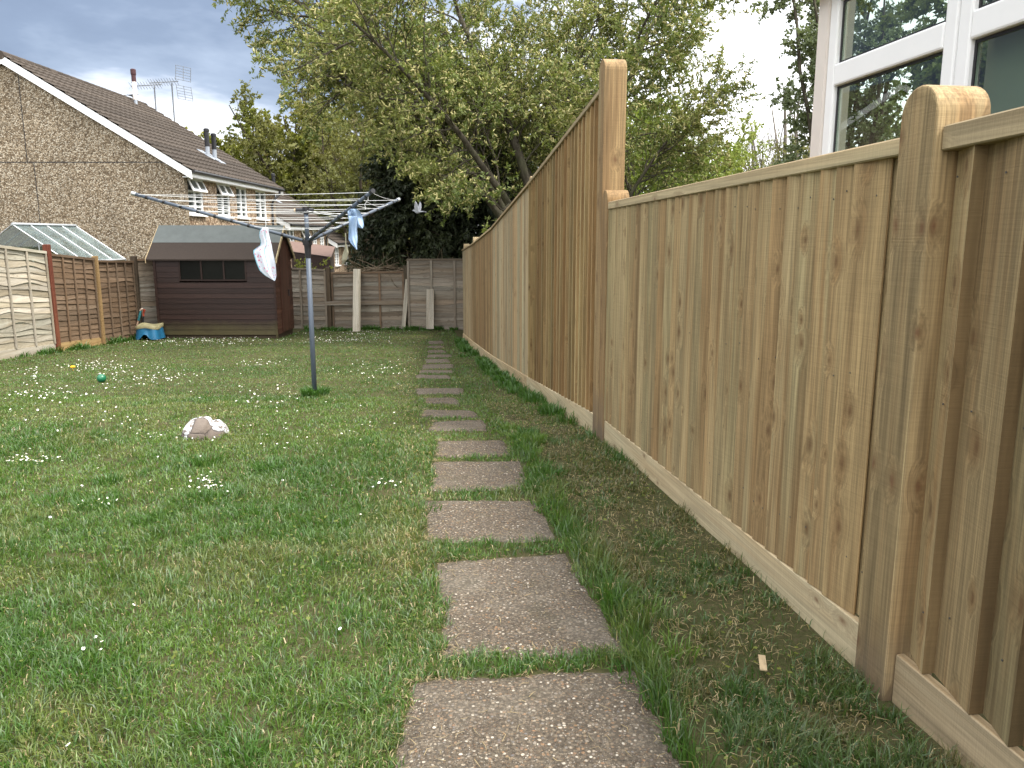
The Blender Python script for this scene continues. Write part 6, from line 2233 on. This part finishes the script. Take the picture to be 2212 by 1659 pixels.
GVs, GCs = [], []
for (a, b_, dn, wd, hg) in ((1.25, 2.6, 19000, 0.0036, 0.066), (2.6, 3.8, 12500, 0.0040, 0.062), (3.8, 5.5, 7500, 0.0050, 0.056), (5.5, 8.0, 3600, 0.0066, 0.048), (8.0, 11.5, 1500, 0.0085, 0.038), (11.5, 15.5, 850, 0.012, 0.036), (15.5, 20.4, 560, 0.015, 0.036)):
    V, c = blade_field(a, b_, dn, wd, hg)
    GVs.append(V)
    GCs.append(c)
def tuft(x, y, n_, H_, rad, col, spread=0.6):
    a = rgG.random(n_) * 6.28
    rr = rad * np.sqrt(rgG.random(n_))
    x0, y0 = x + rr * np.cos(a), y + rr * np.sin(a)
    z0 = gz(x0, y0) - 0.005
    h = H_ * rgG.uniform(0.45, 1.15, n_)
    ln = np.abs(rgG.normal(spread, 0.3, n_))
    a2 = a + rgG.normal(0, 0.9, n_)
    dx, dy = np.cos(a2) * ln, np.sin(a2) * ln
    w_ = max(0.004, 0.0011 * y) * rgG.uniform(0.7, 1.3, n_)
    az = rgG.random(n_) * np.pi
    sx, sy = np.cos(az) * w_ / 2, np.sin(az) * w_ / 2
    zl = 1 / np.sqrt(1 + ln ** 2)
    V = np.zeros((n_, 5, 3))
    V[:, 0] = np.stack([x0 - sx, y0 - sy, z0], 1)
    V[:, 1] = np.stack([x0 + sx, y0 + sy, z0], 1)
    mx_, my_, mz_ = x0 + dx * h * 0.3 * zl, y0 + dy * h * 0.3 * zl, z0 + h * 0.55
    V[:, 2] = np.stack([mx_ + sx * .8, my_ + sy * .8, mz_], 1)
    V[:, 3] = np.stack([mx_ - sx * .8, my_ - sy * .8, mz_], 1)
    V[:, 4] = np.stack([x0 + dx * h * zl, y0 + dy * h * zl, z0 + h * zl * 0.95], 1)
    GVs.append(V)
    GCs.append(np.array(gcol[col])[None] * rgG.uniform(0.75, 1.25, (n_, 1)) * np.ones((n_, 3)))


tuft(DX, DY, 420, 0.15, 0.13, 'lush', 0.9)
for k in range(70):
    yk = rgG.uniform(6.0, 16.5)
    tuft(fence_x(yk) - 0.05 - abs(rgG.normal(0, 0.07)), yk, 60, rgG.uniform(0.08, 0.17), 0.10, 'lush', 0.8)
for k in range(26):
    yk = rgG.uniform(2.0, 5.8)
    xk = np.interp(yk, PATHX[:, 1], PATHX[:, 0]) + rgG.normal(0.40, 0.05)
    tuft(xk, yk, 90, rgG.uniform(0.06, 0.11), 0.07, 'mid' if k % 2 else 'lush', 0.7)
for k in range(22):
    yk = rgG.uniform(12.6, 17.6)
    tuft(LX + 0.06 + abs(rgG.normal(0, 0.08)), yk, 40, rgG.uniform(0.08, 0.2), 0.10, 'lush', 0.7)
for k in range(40):
    xk = rgG.uniform(-5.2, -1.4)
    tuft(xk, 20.0 + rgG.normal(0, 0.08), 40, rgG.uniform(0.07, 0.18), 0.10, 'lush', 0.7)
for k in range(26):
    yk, xk = rgG.uniform(1.7, 4.8), rgG.uniform(-2.4, -0.3)
    tuft(xk, yk, 110, rgG.uniform(0.06, 0.10), rgG.uniform(0.06, 0.13), 'lush', 0.9)
def litter(x0, y0, col):
    n_ = len(x0)
    a = rgG.random(n_) * 6.28
    L_ = rgG.uniform(0.015, 0.05, n_)
    z0 = gz(x0, y0) + 0.016
    w_ = 0.0012
    V = np.zeros((n_, 5, 3))
    ca, sa = np.cos(a), np.sin(a)
    bend = rgG.normal(0, 0.25, n_) * L_
    V[:, 0] = np.stack([x0 - sa * w_, y0 + ca * w_, z0], 1)
    V[:, 1] = np.stack([x0 + sa * w_, y0 - ca * w_, z0], 1)
    mx_, my_ = x0 + ca * L_ * .5 + sa * bend, y0 + sa * L_ * .5 - ca * bend
    V[:, 2] = np.stack([mx_ + sa * w_, my_ - ca * w_, z0 + 0.004], 1)
    V[:, 3] = np.stack([mx_ - sa * w_, my_ + ca * w_, z0 + 0.004], 1)
    V[:, 4] = np.stack([x0 + ca * L_, y0 + sa * L_, z0 + 0.002], 1)
    GVs.append(V)
    GCs.append(np.array(col)[None] * rgG.uniform(0.6, 1.2, (n_, 1)))


for Q4 in SLAB_XY[:8]:
    u_, v_ = rgG.random(150), rgG.random(150)
    edge_p = rgG.random(150) < 0.75
    u_ = np.where(edge_p & (rgG.random(150) < 0.5), np.abs(rgG.normal(0, 0.06, 150)) % 1, u_)
    v_ = np.where(edge_p & (rgG.random(150) < 0.6), np.where(rgG.random(150) < 0.5, np.abs(rgG.normal(0, 0.05, 150)), 1 - np.abs(rgG.normal(0, 0.05, 150))), v_)
    p_ = (Q4[0] * ((1 - u_) * (1 - v_))[:, None] + Q4[1] * (u_ * (1 - v_))[:, None] + Q4[2] * (u_ * v_)[:, None] + Q4[3] * ((1 - u_) * v_)[:, None])
    litter(p_[:, 0], p_[:, 1], (0.30, 0.23, 0.12))
nl = 3600
yl_ = rgG.uniform(1.6, 8.0, nl)
xl_ = fence_x(yl_) - 0.05 - rgG.random(nl) * 0.55
litter(xl_, yl_, (0.36, 0.28, 0.15))
GV = np.concatenate(GVs)
GC = np.concatenate(GCs)
n = len(GV)
base_i = np.arange(n)[:, None] * 5
loops = (base_i + np.array([[0, 1, 2, 3, 3, 2, 4]])).ravel()
starts = (np.arange(n)[:, None] * 7 + np.array([[0, 4]])).ravel()
tipf = np.array([0.62, 0.62, 1.0, 1.0, 1.15])[None, :, None]
gcv = (GC[:, None, :] * np.array([1.0, 1.0, 1.0, 1.0, 1.0])[None, :, None]).reshape(-1, 3)
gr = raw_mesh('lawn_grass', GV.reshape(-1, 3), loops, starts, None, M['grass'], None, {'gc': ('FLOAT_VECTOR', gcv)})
tag(gr, 'uneven green lawn grass with dry straw patches', 'grass', kind='stuff')

# low clover and plantain leaves among the nearer grass
nw = 5000
wx_, wy_ = rgG.uniform(-3.6, 1.1, nw), rgG.uniform(1.5, 6.0, nw)
kw = (smooth_noise(wx_, wy_, 0.22, 91) > 0.60) & (wx_ < fence_x(wy_) - 0.05)
wx_, wy_ = wx_[kw], wy_[kw]
kw = ~in_slabs(wx_, wy_, 0.02)
wx_, wy_ = wx_[kw], wy_[kw]
nw = len(wx_)
aw = rgG.random(nw) * 6.28
lw = rgG.uniform(0.010, 0.020, nw)
zw = gz(wx_, wy_) + rgG.uniform(0.012, 0.035, nw)
dw = np.stack([np.cos(aw), np.sin(aw), rgG.normal(0.1, 0.3, nw)], 1)
sw_ = np.stack([-np.sin(aw), np.cos(aw), rgG.normal(0, 0.25, nw)], 1)
pw_ = np.stack([wx_, wy_, zw], 1)
l1 = lw[:, None]
VW = np.stack([pw_, pw_ + dw * l1 * 0.5 + sw_ * l1 * 0.42, pw_ + dw * l1, pw_ + dw * l1 * 0.5 - sw_ * l1 * 0.42], 1).reshape(-1, 3)
wd_ = quads('lawn_weeds', VW, np.arange(nw * 4).reshape(-1, 4), M['oak_leaf'], None, {'lv': ('FLOAT', np.repeat(rgG.random(nw) * 0.3, 4))})
tag(wd_, 'low clover and weed leaves scattered through the nearer grass', 'weeds', kind='stuff')

# ------------------------------------------------------------------ daisies
def daisy_mesh():
    mb = MB()
    k = 14
    vs = [(0, 0, 0.0)]
    for j in range(k):
        t = 2 * math.pi * j / k
        r_ = 1.0 if j % 2 == 0 else 0.80
        vs.append((r_ * math.cos(t), r_ * math.sin(t), 0.12 if j % 2 == 0 else 0.05))
    mb.add(vs, [(0, 1 + j, 1 + (j + 1) % k) for j in range(k)], mi=0)
    lathe(mb, (0, 0, 0.03), [(0.36, 0), (0.30, 0.12), (0.12, 0.18)], 8, mi=1)
    tube(mb, [(0, 0, 0), (0.1, 0.05, -1.8), (0.0, 0.1, -3.6)], 0.07, 4, mi=2)
    me_o = mb.build('daisy', [M['petal'], M['daisy_eye'], M['grass_stem']])
    return me_o


M['petal'] = plain('daisy_petal', (0.80, 0.80, 0.78), 0.7, var=0.04)
M['daisy_eye'] = plain('daisy_eye', (0.62, 0.42, 0.05), 0.8)
M['grass_stem'] = plain('daisy_stem', (0.08, 0.14, 0.03), 0.8)
dz = []
def dpatch(x0, x1, y0, y1, n, seed):
    r2 = np.random.default_rng(seed)
    for _ in range(n):
        u_, v_ = r2.normal(0.5, 0.24), r2.normal(0.5, 0.24)
        dz.append(ground_at(x0 + (x1 - x0) * u_, y0 + (y1 - y0) * v_)[:2])


dpatch(230, 640, 726, 752, 260, 1)
dpatch(330, 600, 728, 745, 160, 2)
dpatch(640, 900, 712, 730, 160, 3)
dpatch(600, 860, 728, 746, 200, 4)
dpatch(130, 300, 775, 815, 130, 5)
dpatch(200, 460, 788, 832, 110, 6)
dpatch(0, 150, 790, 835, 60, 7)
dpatch(0, 200, 838, 875, 70, 8)
dpatch(200, 420, 815, 845, 50, 9)
dpatch(480, 660, 780, 800, 50, 10)
dpatch(690, 900, 775, 830, 70, 11)
dpatch(420, 700, 830, 900, 60, 12)
dpatch(0, 140, 985, 1010, 42, 13)
dpatch(130, 560, 925, 960, 50, 14)
dpatch(400, 490, 1035, 1070, 46, 15)
dpatch(165, 260, 1085, 1105, 14, 16)
dpatch(805, 870, 1038, 1062, 22, 17)
dpatch(700, 900, 860, 960, 34, 18)
dpatch(0, 380, 880, 925, 40, 19)
dpatch(480, 700, 900, 990, 34, 20)
dpatch(0, 700, 960, 1080, 16, 21)
for pxy in ((208, 1392), (222, 1400), (219, 1418), (182, 1419), (343, 1196), (388, 1210), (290, 1318), (110, 1130), (150, 1633), (735, 1375), (560, 1115), (780, 1120), (300, 1322)):
    dz.append(ground_at(*pxy)[:2])
dz = np.array(dz)
ok = ~in_slabs(dz[:, 0], dz[:, 1], -0.01) & (dz[:, 0] > LX + 0.1) & (dz[:, 1] < 20) & ~((dz[:, 0] > SHED[0] - .05) & (dz[:, 0] < SHED[1] + .05) & (dz[:, 1] > SHED[2] - 0.03))
ok &= np.hypot(dz[:, 0] - BP[0], dz[:, 1] - BP[1]) > br
dz = dz[ok]
dz = dz[np.argsort(np.hypot(dz[:, 0], dz[:, 1]))]
rD = np.random.default_rng(55)
proto = daisy_mesh()
for i, (x, y) in enumerate(dz[:300]):
    o = proto if i == 0 else proto.copy()
    if i:
        COL.objects.link(o)
    s = rD.uniform(0.0052, 0.0074)
    o.location = (x, y, GR(x, y) + 3.2 * s + rD.uniform(-0.004, 0.012))
    o.scale = (s, s, s)
    o.rotation_euler = (rD.normal(0, 0.35), rD.normal(0, 0.35), rD.random() * 6.28)
    tag(o, 'small white daisy with yellow eye open in the lawn', 'daisy', 'daisies in the nearer lawn')
rest = dz[300:]
k = 8
th = 2 * np.pi * np.arange(k) / k
VV, LL, SS, MI = [], [], [], []
nv = 0
for (x, y) in rest:
    s = rD.uniform(0.0062, 0.0095)
    h = GR(x, y) + rD.uniform(0.025, 0.05)
    tx, ty = rD.normal(0, 0.35, 2)
    v = np.stack([x + s * np.cos(th), y + s * np.sin(th), h + s * (tx * np.cos(th) + ty * np.sin(th))], 1)
    c_ = np.stack([x + s * 0.35 * np.cos(th), y + s * 0.35 * np.sin(th), h + 0.003 + s * 0.35 * (tx * np.cos(th) + ty * np.sin(th))], 1)
    VV += [v, c_]
mbd = MB()
for v, m_ in ((a, i % 2) for i, a in enumerate(VV)):
    mbd.add(v, [tuple(range(k))], mi=m_)
df = mbd.build('daisies', [M['petal'], M['daisy_eye']])
tag(df, 'drifts of tiny white daisies farther down the lawn', 'daisies', kind='stuff')
dn_ = ground_at(158, 801)
mb = MB()
lathe(mb, (dn_[0], dn_[1], dn_[2] + 0.05), [(0.012, -0.01), (0.032, 0.0), (0.034, 0.012), (0.02, 0.022)], 12)
tube(mb, [dn_, dn_ + [0, 0, 0.045]], 0.003, 5)
tag(mb.build('dandelion', plain('dandelion_yellow', (0.75, 0.42, 0.02), 0.8)), 'single yellow dandelion among the daisies by the left fence', 'dandelion')
